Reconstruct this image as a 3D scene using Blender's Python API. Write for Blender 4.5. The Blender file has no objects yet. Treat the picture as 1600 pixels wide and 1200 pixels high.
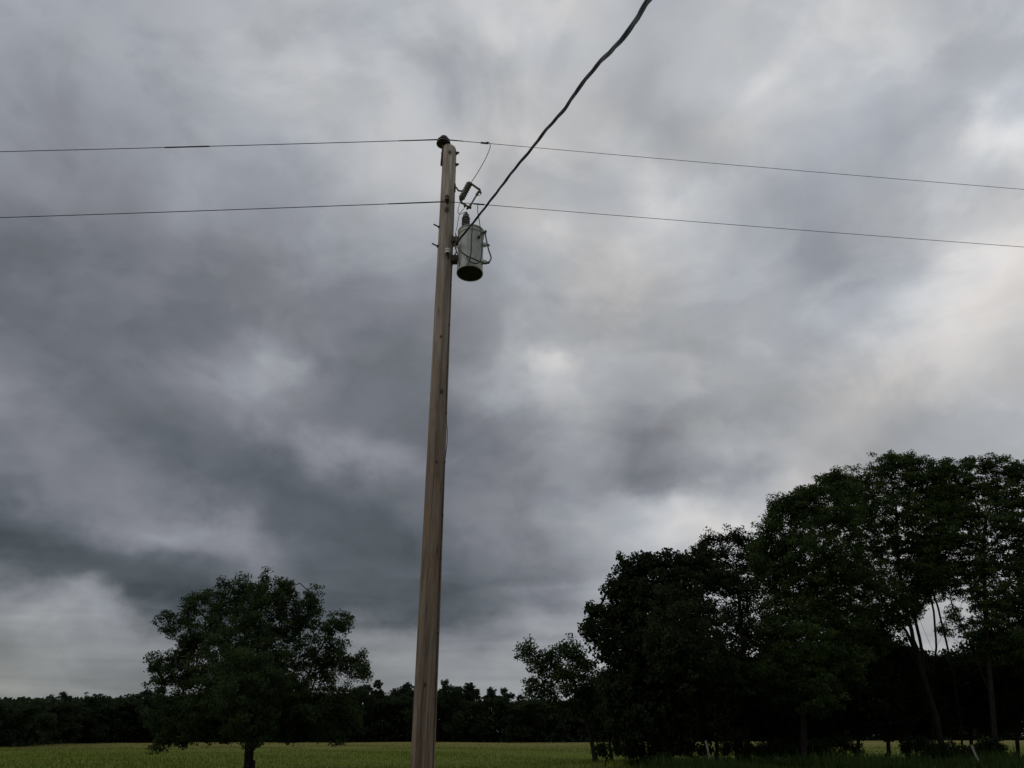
import bpy, math, random
import numpy as np
from mathutils import Vector, Matrix

R = math.radians
SC = bpy.context.scene
COL = SC.collection
random.seed(7)

# ------------------------------------------------------------------ camera
F = 1066.0                                   # focal length in pixels of a 1600 px wide frame
PITCH = R(27.3)
EYE = 1.6
CP, SP = math.cos(PITCH), math.sin(PITCH)

cam_d = bpy.data.cameras.new('camera')
cam_d.sensor_width = 36.0
cam_d.lens = F / 1600 * 36.0
cam_d.clip_start, cam_d.clip_end = 0.05, 6000
cam = bpy.data.objects.new('camera', cam_d)
cam.location = (0, 0, EYE)
cam.rotation_euler = (math.pi / 2 + PITCH, 0, 0)
COL.objects.link(cam)
SC.camera = cam
SC.view_settings.view_transform = 'Standard'
SC.view_settings.look = 'None'
SC.view_settings.exposure = 0
SC.render.engine = 'CYCLES'


def at(px, py, Y):
    """world point seen at photo position (px, py) at forward distance Y"""
    u, v = (px - 800) / F, (600 - py) / F
    dy, dz = CP - v * SP, SP + v * CP
    k = Y / dy
    return Vector((u * k, Y, EYE + dz * k))


def zc(py, Y):
    v = (600 - py) / F
    return Y / (CP - v * SP)


def ground_at(px, Y):
    v = -math.tan(PITCH + math.atan2(EYE, Y))
    u = (px - 800) / F
    return Vector((u * Y / (CP - v * SP), Y, 0))


# ------------------------------------------------------------------ tagging
def tag(o, label=None, cat=None, group=None, kind=None):
    if label: o['label'] = label
    if cat: o['category'] = cat
    if group: o['group'] = group
    if kind: o['kind'] = kind
    return o


def thing(name, label, cat, loc=(0, 0, 0), group=None):
    o = bpy.data.objects.new(name, None)
    o.empty_display_size = 0.2
    o.location = loc
    COL.objects.link(o)
    return tag(o, label, cat, group)


# ------------------------------------------------------------------ mesh collecting
class MB:
    def __init__(self):
        self.v, self.f = [], []

    def add(self, vs, fs):
        b = len(self.v)
        self.v += [tuple(p) for p in vs]
        self.f += [tuple(i + b for i in f) for f in fs]
        return self

    def tube(self, pts, r, n=10, cap=True):
        pts = [Vector(p) for p in pts]
        rs = r if isinstance(r, (list, tuple)) else [r] * len(pts)
        t = (pts[1] - pts[0]).normalized()
        a = t.orthogonal().normalized()
        vs, fs = [], []
        for i, p in enumerate(pts):
            if i == 0: tt = pts[1] - pts[0]
            elif i == len(pts) - 1: tt = pts[-1] - pts[-2]
            else: tt = pts[i + 1] - pts[i - 1]
            tt.normalize()
            a = (a - tt * a.dot(tt))
            a = a.normalized() if a.length > 1e-6 else tt.orthogonal().normalized()
            b = tt.cross(a)
            for k in range(n):
                w = 2 * math.pi * k / n
                vs.append(p + (a * math.cos(w) + b * math.sin(w)) * rs[i])
        for i in range(len(pts) - 1):
            for k in range(n):
                k2 = (k + 1) % n
                fs.append((i * n + k, i * n + k2, (i + 1) * n + k2, (i + 1) * n + k))
        if cap:
            fs.append(tuple(range(n - 1, -1, -1)))
            fs.append(tuple((len(pts) - 1) * n + k for k in range(n)))
        return self.add(vs, fs)

    def lathe(self, prof, origin, axis=(0, 0, 1), n=32, squash=1.0):
        """prof: (radius, height) pairs along the axis"""
        o, ax = Vector(origin), Vector(axis).normalized()
        a = ax.orthogonal().normalized()
        b = ax.cross(a)
        vs, fs = [], []
        for (r, h) in prof:
            for k in range(n):
                w = 2 * math.pi * k / n
                vs.append(o + ax * h + (a * math.cos(w) + b * math.sin(w)) * max(r, 1e-4))
        m = len(prof)
        for i in range(m - 1):
            for k in range(n):
                k2 = (k + 1) % n
                fs.append((i * n + k, i * n + k2, (i + 1) * n + k2, (i + 1) * n + k))
        fs.append(tuple(range(n - 1, -1, -1)))
        fs.append(tuple((m - 1) * n + k for k in range(n)))
        return self.add(vs, fs)

    def bar(self, p0, p1, w, h, up=(0, 0, 1), bev=0.15):
        """chamfered bar from p0 to p1"""
        p0, p1 = Vector(p0), Vector(p1)
        t = (p1 - p0).normalized()
        s = t.cross(Vector(up))
        s = s.normalized() if s.length > 1e-4 else t.orthogonal().normalized()
        q = s.cross(t)
        c = bev * min(w, h)
        prof = [(-w / 2 + c, -h / 2), (w / 2 - c, -h / 2), (w / 2, -h / 2 + c), (w / 2, h / 2 - c),
                (w / 2 - c, h / 2), (-w / 2 + c, h / 2), (-w / 2, h / 2 - c), (-w / 2, -h / 2 + c)]
        vs = [p0 + s * x + q * y for x, y in prof] + [p1 + s * x + q * y for x, y in prof]
        fs = [(k, (k + 1) % 8, 8 + (k + 1) % 8, 8 + k) for k in range(8)]
        fs += [tuple(range(7, -1, -1)), tuple(range(8, 16))]
        return self.add(vs, fs)

    def build(self, name, mat, parent=None, smooth=True, sharp=40):
        me = bpy.data.meshes.new(name)
        off = Vector(parent_world(parent)) if parent else Vector((0, 0, 0))
        me.from_pydata([Vector(p) - off for p in self.v], [], self.f)
        me.update()
        me.materials.append(mat)
        if smooth:
            me.shade_smooth()
            me.set_sharp_from_angle(angle=R(sharp))
        o = bpy.data.objects.new(name, me)
        COL.objects.link(o)
        if parent: o.parent = parent
        return o


def parent_world(p):
    v = Vector((0, 0, 0))
    while p:
        v += p.location
        p = p.parent
    return v


def mesh_np(name, verts, quads, mat, parent=None, tris=False):
    """fast mesh from numpy arrays; quads (n,4) or (n,3)"""
    me = bpy.data.meshes.new(name)
    verts = np.asarray(verts, dtype=np.float32)
    if parent is not None:
        verts = verts - np.array(parent_world(parent), dtype=np.float32)
    quads = np.asarray(quads, dtype=np.int32)
    nf, k = quads.shape
    me.vertices.add(len(verts))
    me.vertices.foreach_set('co', verts.ravel())
    me.loops.add(nf * k)
    me.loops.foreach_set('vertex_index', quads.ravel())
    me.polygons.add(nf)
    me.polygons.foreach_set('loop_start', np.arange(0, nf * k, k, dtype=np.int32))
    me.polygons.foreach_set('loop_total', np.full(nf, k, dtype=np.int32))
    me.update(calc_edges=True)
    me.materials.append(mat)
    o = bpy.data.objects.new(name, me)
    COL.objects.link(o)
    if parent is not None: o.parent = parent
    return o


def spline(pts, n=8):
    """Catmull-Rom through pts"""
    pts = [Vector(p) for p in pts]
    out = []
    P = [pts[0] * 2 - pts[1]] + pts + [pts[-1] * 2 - pts[-2]]
    for i in range(1, len(P) - 2):
        a, b, c, d = P[i - 1], P[i], P[i + 1], P[i + 2]
        for k in range(n):
            t = k / n
            out.append(0.5 * ((2 * b) + (c - a) * t + (2 * a - 5 * b + 4 * c - d) * t * t + (3 * b - a - 3 * c + d) * t ** 3))
    out.append(pts[-1])
    return out


# ------------------------------------------------------------------ materials
class NT:
    def __init__(self, tree):
        self.t = tree
        self.n, self.l = tree.nodes, tree.links

    def new(self, ty, **kw):
        nd = self.n.new(ty)
        for k, v in kw.items():
            setattr(nd, k, v)
        return nd

    def link(self, a, b):
        self.l.new(a, b)

    def put(self, sock, v):
        if hasattr(v, 'is_output'): self.l.new(v, sock)
        else: sock.default_value = v

    def math(self, op, a, b=0.0, c=0.0, clamp=False):
        nd = self.new('ShaderNodeMath', operation=op, use_clamp=clamp)
        for s, v in zip(nd.inputs, (a, b, c)): self.put(s, v)
        return nd.outputs[0]

    def vmath(self, op, a, b=(0, 0, 0), c=(0, 0, 0)):
        nd = self.new('ShaderNodeVectorMath', operation=op)
        for s, v in zip(nd.inputs, (a, b, c)): self.put(s, v)
        return nd.outputs['Value'] if op in ('DOT_PRODUCT', 'LENGTH', 'DISTANCE') else nd.outputs[0]

    def noise(self, vec, scale, detail=4, rough=.55, out='Fac', dist=0.0, lac=2.0):
        nd = self.new('ShaderNodeTexNoise')
        self.put(nd.inputs['Vector'], vec)
        nd.inputs['Scale'].default_value = scale
        nd.inputs['Detail'].default_value = detail
        nd.inputs['Roughness'].default_value = rough
        nd.inputs['Lacunarity'].default_value = lac
        nd.inputs['Distortion'].default_value = dist
        return nd.outputs[out]

    def ramp(self, fac, stops, interp='LINEAR'):
        nd = self.new('ShaderNodeValToRGB')
        cr = nd.color_ramp
        cr.interpolation = interp
        while len(cr.elements) < len(stops): cr.elements.new(0.5)
        for e, (p, c) in zip(cr.elements, stops):
            e.position = p
            e.color = (c, c, c, 1) if not hasattr(c, '__len__') else (*c, 1)
        self.put(nd.inputs[0], fac)
        return nd.outputs[0]

    def mix(self, fac, a, b, blend='MIX'):
        nd = self.new('ShaderNodeMix', data_type='RGBA', blend_type=blend)
        self.put(nd.inputs[0], fac)
        self.put(nd.inputs[6], a if hasattr(a, 'is_output') else (*a, 1))
        self.put(nd.inputs[7], b if hasattr(b, 'is_output') else (*b, 1))
        return nd.outputs[2]


def mat_new(name):
    m = bpy.data.materials.new(name)
    m.use_nodes = True
    m.node_tree.nodes.clear()
    nt = NT(m.node_tree)
    out = nt.new('ShaderNodeOutputMaterial')
    return m, nt, out


def principled(nt, out, col, rough=.7, metal=0.0, spec=.3, bump=None, bump_d=.01, bump_s=.5):
    p = nt.new('ShaderNodeBsdfPrincipled')
    nt.put(p.inputs['Base Color'], col if hasattr(col, 'is_output') else (*col, 1))
    nt.put(p.inputs['Roughness'], rough)
    p.inputs['Metallic'].default_value = metal
    p.inputs['Specular IOR Level'].default_value = spec
    if bump is not None:
        b = nt.new('ShaderNodeBump')
        b.inputs['Distance'].default_value = bump_d
        b.inputs['Strength'].default_value = bump_s
        nt.put(b.inputs['Height'], bump)
        nt.link(b.outputs[0], p.inputs['Normal'])
    nt.link(p.outputs[0], out.inputs[0])
    return p


def mat_simple(name, c1, c2, scale=20, rough=.6, metal=0.0, spec=.3, bump=.3):
    """two-tone weathered surface"""
    m, nt, out = mat_new(name)
    tc = nt.new('ShaderNodeTexCoord').outputs['Object']
    n = nt.noise(tc, scale, 5, .6)
    col = nt.mix(nt.ramp(n, [(.35, 0), (.65, 1)]), c1, c2)
    principled(nt, out, col, rough, metal, spec, bump=n, bump_d=.004, bump_s=bump)
    return m


def mat_leaf(name, dark, light, clump=.6, trans=.38):
    m, nt, out = mat_new(name)
    geo = nt.new('ShaderNodeNewGeometry')
    tc = nt.new('ShaderNodeTexCoord').outputs['Object']
    n = nt.noise(tc, clump, 3, .6)
    f = nt.math('ADD', nt.math('MULTIPLY', nt.ramp(n, [(.35, 0), (.65, 1)]), .8),
                nt.math('MULTIPLY', geo.outputs['Random Per Island'], .2))
    col = nt.mix(f, dark, light)
    d = nt.new('ShaderNodeBsdfPrincipled')
    nt.put(d.inputs['Base Color'], col)
    d.inputs['Roughness'].default_value = .8
    d.inputs['Specular IOR Level'].default_value = .06
    t = nt.new('ShaderNodeBsdfTranslucent')
    nt.put(t.inputs['Color'], col)
    mx = nt.new('ShaderNodeMixShader')
    mx.inputs[0].default_value = trans
    nt.link(d.outputs[0], mx.inputs[1])
    nt.link(t.outputs[0], mx.inputs[2])
    nt.link(mx.outputs[0], out.inputs[0])
    return m


def mat_bark(name, c1, c2):
    m, nt, out = mat_new(name)
    tc = nt.new('ShaderNodeTexCoord').outputs['Object']
    st = nt.vmath('MULTIPLY', tc, (6, 6, 1.1))
    n = nt.noise(st, 2.2, 6, .65)
    col = nt.mix(nt.ramp(n, [(.35, 0), (.62, 1)]), c1, c2)
    principled(nt, out, col, .9, spec=.1, bump=n, bump_d=.05, bump_s=.9)
    return m


def mat_pole():
    m, nt, out = mat_new('weathered_pole_wood')
    tc = nt.new('ShaderNodeTexCoord').outputs['Object']
    grain = nt.noise(nt.vmath('MULTIPLY', tc, (30, 30, 1.9)), 1.6, 8, .7, dist=.8)
    crack = nt.noise(nt.vmath('MULTIPLY', tc, (30, 30, 1.3)), 1.0, 4, .6, dist=.9)
    blot = nt.noise(nt.vmath('MULTIPLY', tc, (4.5, 4.5, 2.0)), 1.0, 6, .65)
    base = nt.mix(nt.ramp(grain, [(.30, 0), (.70, 1)]), (.075, .047, .035), (.235, .165, .126))
    base = nt.mix(nt.ramp(blot, [(.38, 0), (.66, 1)]), base, nt.mix(.5, base, (.16, .15, .125)))
    rust = nt.noise(nt.vmath('MULTIPLY', tc, (5, 5, 1.2)), 1.3, 3, .5)
    base = nt.mix(nt.ramp(rust, [(.60, 0), (.72, .55)]), base, (.26, .13, .055))
    strk = nt.noise(nt.vmath('MULTIPLY', tc, (15, 15, .42)), 1.0, 5, .62, dist=.7)
    base = nt.mix(nt.ramp(strk, [(.36, .62), (.50, 0)]), base, (.045, .034, .027))
    base = nt.mix(nt.ramp(strk, [(.54, 0), (.68, .45)]), base, (.28, .225, .18))
    cr = nt.ramp(crack, [(.34, .8), (.40, 0)])
    base = nt.mix(cr, base, (.035, .026, .02))
    # paler, greyer towards the top
    sep = nt.new('ShaderNodeSeparateXYZ')
    nt.put(sep.inputs[0], tc)
    top = nt.new('ShaderNodeMapRange')
    top.inputs['From Min'].default_value, top.inputs['From Max'].default_value = 3.0, 9.0
    nt.put(top.inputs['Value'], sep.outputs['Z'])
    base = nt.mix(nt.math('MULTIPLY', nt.math('POWER', top.outputs[0], 1.5), .85), base, nt.mix(nt.ramp(nt.noise(nt.vmath('MULTIPLY', tc, (16, 16, .9)), 1.3, 5, .6, dist=.4), [(.34, 0), (.66, 1)]), (.20, .165, .14), (.58, .51, .455)))
    # knots and old bolt holes
    for (p, r) in KNOTS:
        d = nt.vmath('DISTANCE', nt.vmath('MULTIPLY', tc, (1, 1, .6)), (p[0], p[1], p[2] * .6))
        base = nt.mix(nt.math('MULTIPLY', nt.ramp(nt.math('DIVIDE', d, r), [(.4, 1), (1, 0)]), .8), base, (.02, .015, .012))
    h = nt.math('SUBTRACT', grain, nt.math('MULTIPLY', cr, .8))
    principled(nt, out, base, .9, spec=.12, bump=h, bump_d=.012, bump_s=.8)
    return m


# ------------------------------------------------------------------ world: storm clouds
# brightness (display units) of the cloud deck over azimuth / elevation, as seen from the field:
# upper sky every 100 px of the view, lower storm bands every 50 px
SKY_TOP = [
    [165, 160, 160, 166, 171, 177, 179, 190, 199, 196, 182, 184, 194, 199, 185, 172, 176],
    [153, 151, 155, 167, 179, 182, 182, 176, 190, 193, 175, 189, 198, 200, 187, 180, 184],
    [136, 139, 148, 162, 174, 180, 183, 180, 187, 184, 174, 184, 191, 185, 174, 180, 203],
    [126, 122, 129, 144, 153, 163, 174, 182, 180, 182, 194, 188, 174, 169, 176, 185, 195],
    [116, 110, 112, 118, 126, 141, 150, 158, 172, 182, 183, 181, 166, 164, 180, 207, 209],
]
SKY_LOW = [
    [111, 112, 112, 112, 112, 114, 117, 120, 122, 122, 124, 126, 126, 128, 132, 142, 152, 160, 165, 166, 166, 170, 173, 173, 172, 169, 170, 175, 185, 195, 199, 198, 194],
    [118, 112, 110, 110, 112, 116, 124, 131, 130, 126, 120, 116, 114, 116, 124, 142, 160, 187, 178, 168, 165, 166, 169, 173, 168, 163, 171, 182, 190, 194, 192, 188, 186],
    [132, 121, 112, 109, 110, 112, 118, 128, 143, 150, 130, 116, 113, 116, 126, 144, 166, 180, 173, 164, 160, 160, 162, 164, 160, 163, 173, 182, 186, 186, 183, 179, 178],
    [124, 124, 117, 108, 105, 105, 107, 113, 122, 130, 127, 118, 114, 112, 114, 128, 150, 167, 165, 155, 148, 149, 151, 155, 159, 169, 178, 183, 181, 177, 174, 178, 188],
    [124, 126, 123, 115, 104, 100,  99,  99, 104, 114, 125, 129, 123, 114, 114, 125, 138, 148, 150, 140, 128, 132, 147, 160, 174, 182, 180, 176, 171, 172, 176, 182, 190],
    [114, 123, 127, 126, 117, 105,  97,  93,  92,  94,  98, 104, 108, 106, 110, 116, 126, 138, 140, 133, 121, 123, 140, 158, 174, 182, 182, 178, 176, 180, 186, 188, 190],
    [ 87,  96, 111, 122, 127, 127, 119, 108,  97,  90,  88,  89,  91,  96, 108, 118, 124, 136, 149, 160, 167, 180, 188, 186, 182, 180, 178, 178, 180, 182, 184, 186, 188],
    [ 81,  81,  86,  97, 111, 121, 130, 136, 125, 108,  95,  89,  87,  91, 102, 112, 118, 130, 144, 156, 168, 181, 187, 184, 180, 178, 178, 178, 180, 182, 184, 186, 188],
    [114,  92,  83,  80,  81,  85,  94, 106, 112, 105,  93,  87,  85,  86,  92, 100, 110, 124, 140, 154, 164, 172, 178, 178, 178, 178, 178, 178, 180, 182, 184, 184, 186],
    [134, 138, 138, 131, 117,  94,  84,  86,  93,  98,  93,  88,  86,  87,  92, 100, 112, 132, 150, 158, 164, 168, 172, 174, 174, 174, 174, 174, 176, 178, 180, 180, 182],
    [130, 134, 137, 138, 136, 134, 128, 116, 108, 108, 110, 116, 126, 132, 124, 120, 128, 150, 158, 160, 164, 168, 170, 170, 170, 170, 170, 170, 172, 174, 176, 176, 178],
    [129, 131, 133, 133, 131, 130, 126, 124, 122, 120, 122, 126, 130, 134, 136, 136, 142, 154, 158, 160, 162, 164, 166, 166, 166, 166, 166, 166, 168, 170, 172, 172, 174],
    [138, 136, 132, 128, 126, 124, 123, 124, 124, 124, 125, 128, 131, 134, 136, 140, 146, 152, 156, 158, 160, 162, 164, 164, 164, 164, 164, 164, 166, 168, 170, 170, 170],
]
# cloud streaks and bright rims: px, py, half length, half width, angle (deg, clockwise), change
STREAKS = [
    (752, 28, 55, 22, 60, 16), (728, 120, 60, 34, 80, -9), (1590, 200, 45, 30, -40, 14), (1035, 290, 40, 22, 20, 11), (845, 545, 34, 20, 10, 10),
    (455, 588, 70, 20, 22, 13), (545, 702, 60, 20, 12, 9), (285, 772, 60, 16, 24, 8), (362, 845, 60, 18, 18, 7),
    (60, 470, 160, 30, 30, -6), (560, 800, 190, 30, 22, -6), (230, 905, 170, 26, 14, -6), (560, 940, 150, 24, -6, -6),
    (150, 945, 130, 12, 16, 8), (600, 985, 60, 12, -20, 8), (1055, 795, 36, 10, 5, 9), (1080, 835, 60, 16, -15, 8), (845, 958, 50, 9, -12, 9),
    (1300, 400, 60, 40, 30, -7), (1200, 340, 90, 35, 0, -7), (1000, 690, 50, 55, 80, -8), (1590, 660, 20, 14, -30, 10), (1580, 690, 26, 18, -20, -10),
    (880, 350, 40, 24, 0, 9), (820, 360, 40, 24, 0, 8), (1540, 360, 60, 26, -20, 8), (1000, 180, 120, 34, 40, -6), (1180, 150, 90, 50, -20, 5),
    (420, 345, 90, 26, 25, 5), (190, 150, 70, 34, 30, 6), (930, 510, 140, 22, 15, -6), (1290, 560, 170, 26, -28, 6), (1380, 690, 120, 22, -12, -6),
]


def sky_grid():
    n20x, n20y = 81, 56                                   # every 20 px
    gx, gy = np.meshgrid(np.linspace(0, 1600, n20x), np.linspace(0, 1100, n20y))
    top = np.array(SKY_TOP, float)
    low = np.array(SKY_LOW, float)
    mid = np.zeros((11, 33))
    mid[:10:2, ::2] = top
    mid[:10:2, 1::2] = (top[:, 1:] + top[:, :-1]) / 2
    mid[10] = low[0]
    mid[1::2] = (mid[0:-1:2] + mid[2::2]) / 2
    full = np.concatenate([mid[:10], low])                # 23 x 33, every 50 px
    out = grid_sample(full, gx / 50, gy / 50)
    for (cx, cy, a, b, ang, d) in STREAKS:
        c, s_ = math.cos(R(ang)), math.sin(R(ang))
        u, v = (gx - cx) * c + (gy - cy) * s_, -(gx - cx) * s_ + (gy - cy) * c
        out = out + d * np.exp(-.5 * ((u / a) ** 2 + (v / b) ** 2))
    return out


def grid_sample(g, px, py):
    """Catmull-Rom sample of grid g at fractional columns px, rows py"""
    h, w = g.shape

    def cub(t):
        return (-.5 * t + t * t - .5 * t ** 3, 1 - 2.5 * t * t + 1.5 * t ** 3, .5 * t + 2 * t * t - 1.5 * t ** 3, -.5 * t * t + .5 * t ** 3)
    ix, iy = np.floor(px).astype(int), np.floor(py).astype(int)
    wx, wy = cub(px - ix), cub(py - iy)
    s = 0
    for j in range(4):
        yy = np.clip(iy + j - 1, 0, h - 1)
        for i in range(4):
            s = s + wx[i] * wy[j] * g[yy, np.clip(ix + i - 1, 0, w - 1)]
    return s


# warmth: -1 blue grey .. +1 pinkish / cream
SKY_T = [
    [-.6, -.5, -.2, -.1, -.5, -.8],
    [-.6, -.5, -.1, .2, -.6, 0],
    [-.7, -.5, -.2, .5, -.5, .6],
    [-.6, -.4, -.3, .2, .5, .3],
    [-.7, -.5, -.6, .1, .7, .4],
    [.6, .1, .1, .6, .8, .6],
]
AZ0, AZ1, EL0, EL1 = R(-56), R(56), R(-4), R(60)


def sky_lookup(grid, az, el):
    """bicubic sample of a view-spaced grid at azimuth / elevation arrays"""
    g = np.array(grid, dtype=float)
    h, w = g.shape
    dx, dy, dz = np.sin(az) * np.cos(el), np.cos(az) * np.cos(el), np.sin(el)
    fwd = np.maximum(dy * CP + dz * SP, .2)
    up = -dy * SP + dz * CP
    px = np.clip(800 + F * dx / fwd, 0, 1600) / 1600 * (w - 1)
    py = np.clip(600 - F * up / fwd, 0, 1100) / 1100 * (h - 1)

    return grid_sample(g, px, py)


def build_world():
    w = bpy.data.worlds.new('World')
    SC.world = w
    w.use_nodes = True
    w.node_tree.nodes.clear()
    nt = NT(w.node_tree)
    out = nt.new('ShaderNodeOutputWorld')
    d = nt.vmath('NORMALIZE', nt.new('ShaderNodeTexCoord').outputs['Generated'])
    sep = nt.new('ShaderNodeSeparateXYZ')
    nt.put(sep.inputs[0], d)
    x, y, z = sep.outputs
    az = nt.math('ARCTAN2', x, y)
    el = nt.math('ARCSINE', z)
    zz = nt.math('ADD', nt.math('MAXIMUM', z, 0.0), .22)
    com = nt.new('ShaderNodeCombineXYZ')
    nt.put(com.inputs[0], nt.math('DIVIDE', x, zz))
    nt.put(com.inputs[1], nt.math('DIVIDE', y, zz))
    P = com.outputs[0]                                    # point on the flat cloud deck
    # domain warp so that the cloud edges billow
    wn = nt.noise(P, 2.6, 4, .55, out='Color')
    sw = nt.new('ShaderNodeSeparateXYZ')
    nt.put(sw.inputs[0], wn)
    amp = nt.math('MULTIPLY', nt.math('ADD', el, .10), .07)
    az_w = nt.math('ADD', az, nt.math('MULTIPLY', nt.math('SUBTRACT', sw.outputs[0], .5), .06))
    el_w = nt.math('ADD', el, nt.math('MULTIPLY', nt.math('SUBTRACT', sw.outputs[1], .5), amp))
    D = nt.vmath('MULTIPLY', d, (1, 1, 1.35))             # lumps look nearly round from below
    w2 = nt.new('ShaderNodeSeparateXYZ')
    nt.put(w2.inputs[0], nt.noise(D, 8.0, 5, .52, out='Color'))
    az_w = nt.math('ADD', az_w, nt.math('MULTIPLY', nt.math('SUBTRACT', w2.outputs[0], .5), .20))
    el_w = nt.math('ADD', el_w, nt.math('MULTIPLY', nt.math('SUBTRACT', w2.outputs[1], .5), .12))
    a = nt.math('DIVIDE', nt.math('SUBTRACT', az_w, AZ0), AZ1 - AZ0, clamp=True)
    e = nt.math('DIVIDE', nt.math('SUBTRACT', el_w, EL0), EL1 - EL0, clamp=True)
    NA, NE = 84, 54
    ga, ge = np.linspace(AZ0, AZ1, NA), np.linspace(EL0, EL1, NE)
    AA, EE = np.meshgrid(ga, ge)

    def field(grid, rank):
        M = sky_lookup(grid, AA, EE)
        U, S, Vt = np.linalg.svd(M, full_matrices=False)
        tot = None
        for k in range(0, rank, 3):
            nodes = []
            for (coord, vecs, n) in ((a, [Vt[k + i] for i in range(3)], NA), (e, [U[:, k + i] * S[k + i] for i in range(3)], NE)):
                cn = nt.new('ShaderNodeRGBCurve')
                mp = cn.mapping
                mp.use_clip = False
                mp.extend = 'HORIZONTAL'
                lo, sc = [], []
                for i in range(3):
                    c = mp.curves[i]
                    mn, mx = float(vecs[i].min()), float(vecs[i].max())
                    mx = max(mx, mn + 1e-6)
                    lo.append(mn); sc.append(mx - mn)
                    val = (vecs[i] - mn) / (mx - mn)
                    c.points[0].location = (0, float(val[0]))
                    c.points[1].location = (1, float(val[-1]))
                    for q in range(1, n - 1):
                        c.points.new(q / (n - 1), float(val[q]))
                mp.update()
                cc = nt.new('ShaderNodeCombineXYZ')
                for s in cc.inputs: nt.put(s, coord)
                nt.put(cn.inputs['Color'], cc.outputs[0])
                nodes.append(nt.vmath('MULTIPLY_ADD', cn.outputs[0], tuple(sc), tuple(lo)))
            dp = nt.vmath('DOT_PRODUCT', nodes[0], nodes[1])
            tot = dp if tot is None else nt.math('ADD', tot, dp)
        return tot

    L = field(sky_grid(), 24)
    T = field(SKY_T, 6)

    def fade(v, a0, a1):
        mr = nt.new('ShaderNodeMapRange', interpolation_type='SMOOTHSTEP')
        nt.put(mr.inputs['Value'], v)
        mr.inputs['From Min'].default_value, mr.inputs['From Max'].default_value = a0, a1
        mr.inputs['To Min'].default_value, mr.inputs['To Max'].default_value = 1, 0
        return mr.outputs[0]
    wgt = nt.math('MULTIPLY', fade(nt.math('ABSOLUTE', az), R(52), R(75)), fade(el, R(57), R(72)))
    big = nt.noise(P, .9, 5, .5)
    L0 = nt.math('ADD', nt.math('MULTIPLY', nt.math('SUBTRACT', big, .5), 120), 178)
    L = nt.math('MULTIPLY', L, 1.02)
    L = nt.math('ADD', nt.math('MULTIPLY', L, wgt), nt.math('MULTIPLY', L0, nt.math('SUBTRACT', 1, wgt)))
    T = nt.math('MULTIPLY', T, wgt)
    # billows of several sizes
    def step(n, lo, hi):
        mr = nt.new('ShaderNodeMapRange', interpolation_type='SMOOTHSTEP')
        nt.put(mr.inputs['Value'], n)
        mr.inputs['From Min'].default_value, mr.inputs['From Max'].default_value = lo, hi
        mr.inputs['To Min'].default_value, mr.inputs['To Max'].default_value = -.5, .5
        return mr.outputs[0]
    n1 = nt.noise(nt.vmath('ADD', D, (3.1, 1.7, 0)), 4.6, 6, .54, dist=.5)
    n2 = nt.noise(nt.vmath('ADD', D, (7.3, 4.1, 2)), 9.5, 5, .50, dist=.3)
    n3 = nt.noise(nt.vmath('ADD', P, (1.3, 8.1, 2)), 3.2, 5, .50, dist=.2)
    lump = nt.math('ADD', nt.math('MULTIPLY', step(n1, .43, .57), 11), nt.math('MULTIPLY', step(n2, .36, .66), 8))
    cz = nt.new('ShaderNodeCombineXYZ')
    nt.put(cz.inputs[0], nt.math('MULTIPLY', az, 3.0)); nt.put(cz.inputs[1], nt.math('MULTIPLY', el, 26.0))
    n4 = nt.noise(cz.outputs[0], 1.3, 3, .5, dist=.5)    # thin layers seen edge on near the horizon
    lump = nt.math('ADD', lump, nt.math('MULTIPLY', nt.math('MULTIPLY', nt.math('SUBTRACT', n4, .5), 60), fade(el, R(6), R(17))))
    lump = nt.math('ADD', lump, nt.math('MULTIPLY', nt.math('SUBTRACT', n3, .5), 10))
    L = nt.math('ADD', L, nt.math('MULTIPLY', lump, nt.math('ADD', .45, nt.math('MULTIPLY', L, .0036))))
    tn = nt.math('MULTIPLY', nt.math('SUBTRACT', nt.noise(nt.vmath('ADD', D, (1, 9, 4)), 6.5, 3, .5), .5), 1.7)
    tl = nt.math('MULTIPLY', nt.math('SUBTRACT', L, 172), .016)      # bright breaks are creamier than the grey masses
    tn = nt.math('ADD', tn, nt.math('MINIMUM', nt.math('MAXIMUM', tl, -.6), .75))
    T = nt.math('ADD', nt.math('SUBTRACT', nt.math('MULTIPLY', T, .65), .2), tn)
    # the thick dark parts of the deck are bluer, the haze low in the west is greener
    T = nt.math('ADD', T, nt.math('MULTIPLY', nt.math('MINIMUM', nt.math('SUBTRACT', L, 150), 0), .005))
    dark = nt.math('MULTIPLY', nt.math('MINIMUM', nt.math('SUBTRACT', L, 128), 0), .0013)
    low = nt.math('MULTIPLY', fade(el, R(3), R(12)), fade(az, R(-14), R(4)))
    cc = nt.new('ShaderNodeCombineXYZ')
    s = nt.math('DIVIDE', L, 255)
    warm = nt.math('MINIMUM', nt.math('MAXIMUM', nt.math('MULTIPLY', T, nt.math('ADD', step(L, 125, 180), .5)), -.25), 1.2)
    cool = nt.math('MINIMUM', nt.math('MAXIMUM', T, -1.1), 1.2)
    for i in range(3):
        if i == 0: g = nt.math('ADD', nt.math('ADD', nt.math('MULTIPLY', warm, .036), .988), dark)
        elif i == 1: g = nt.math('ADD', 1.0, 0.0)
        else: g = nt.math('ADD', nt.math('MULTIPLY', cool, -.038), 1.018)
        g = nt.math('ADD', g, nt.math('MULTIPLY', low, (-.004, 0, -.035)[i]))
        v = nt.math('MULTIPLY', s, g)
        v = nt.math('DIVIDE', nt.math('ADD', v, .055), 1.055)
        nt.put(cc.inputs[i], nt.math('POWER', nt.math('MAXIMUM', v, 0), 2.4))
    bg1 = nt.new('ShaderNodeBackground')
    nt.put(bg1.inputs['Color'], cc.outputs[0])
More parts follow.
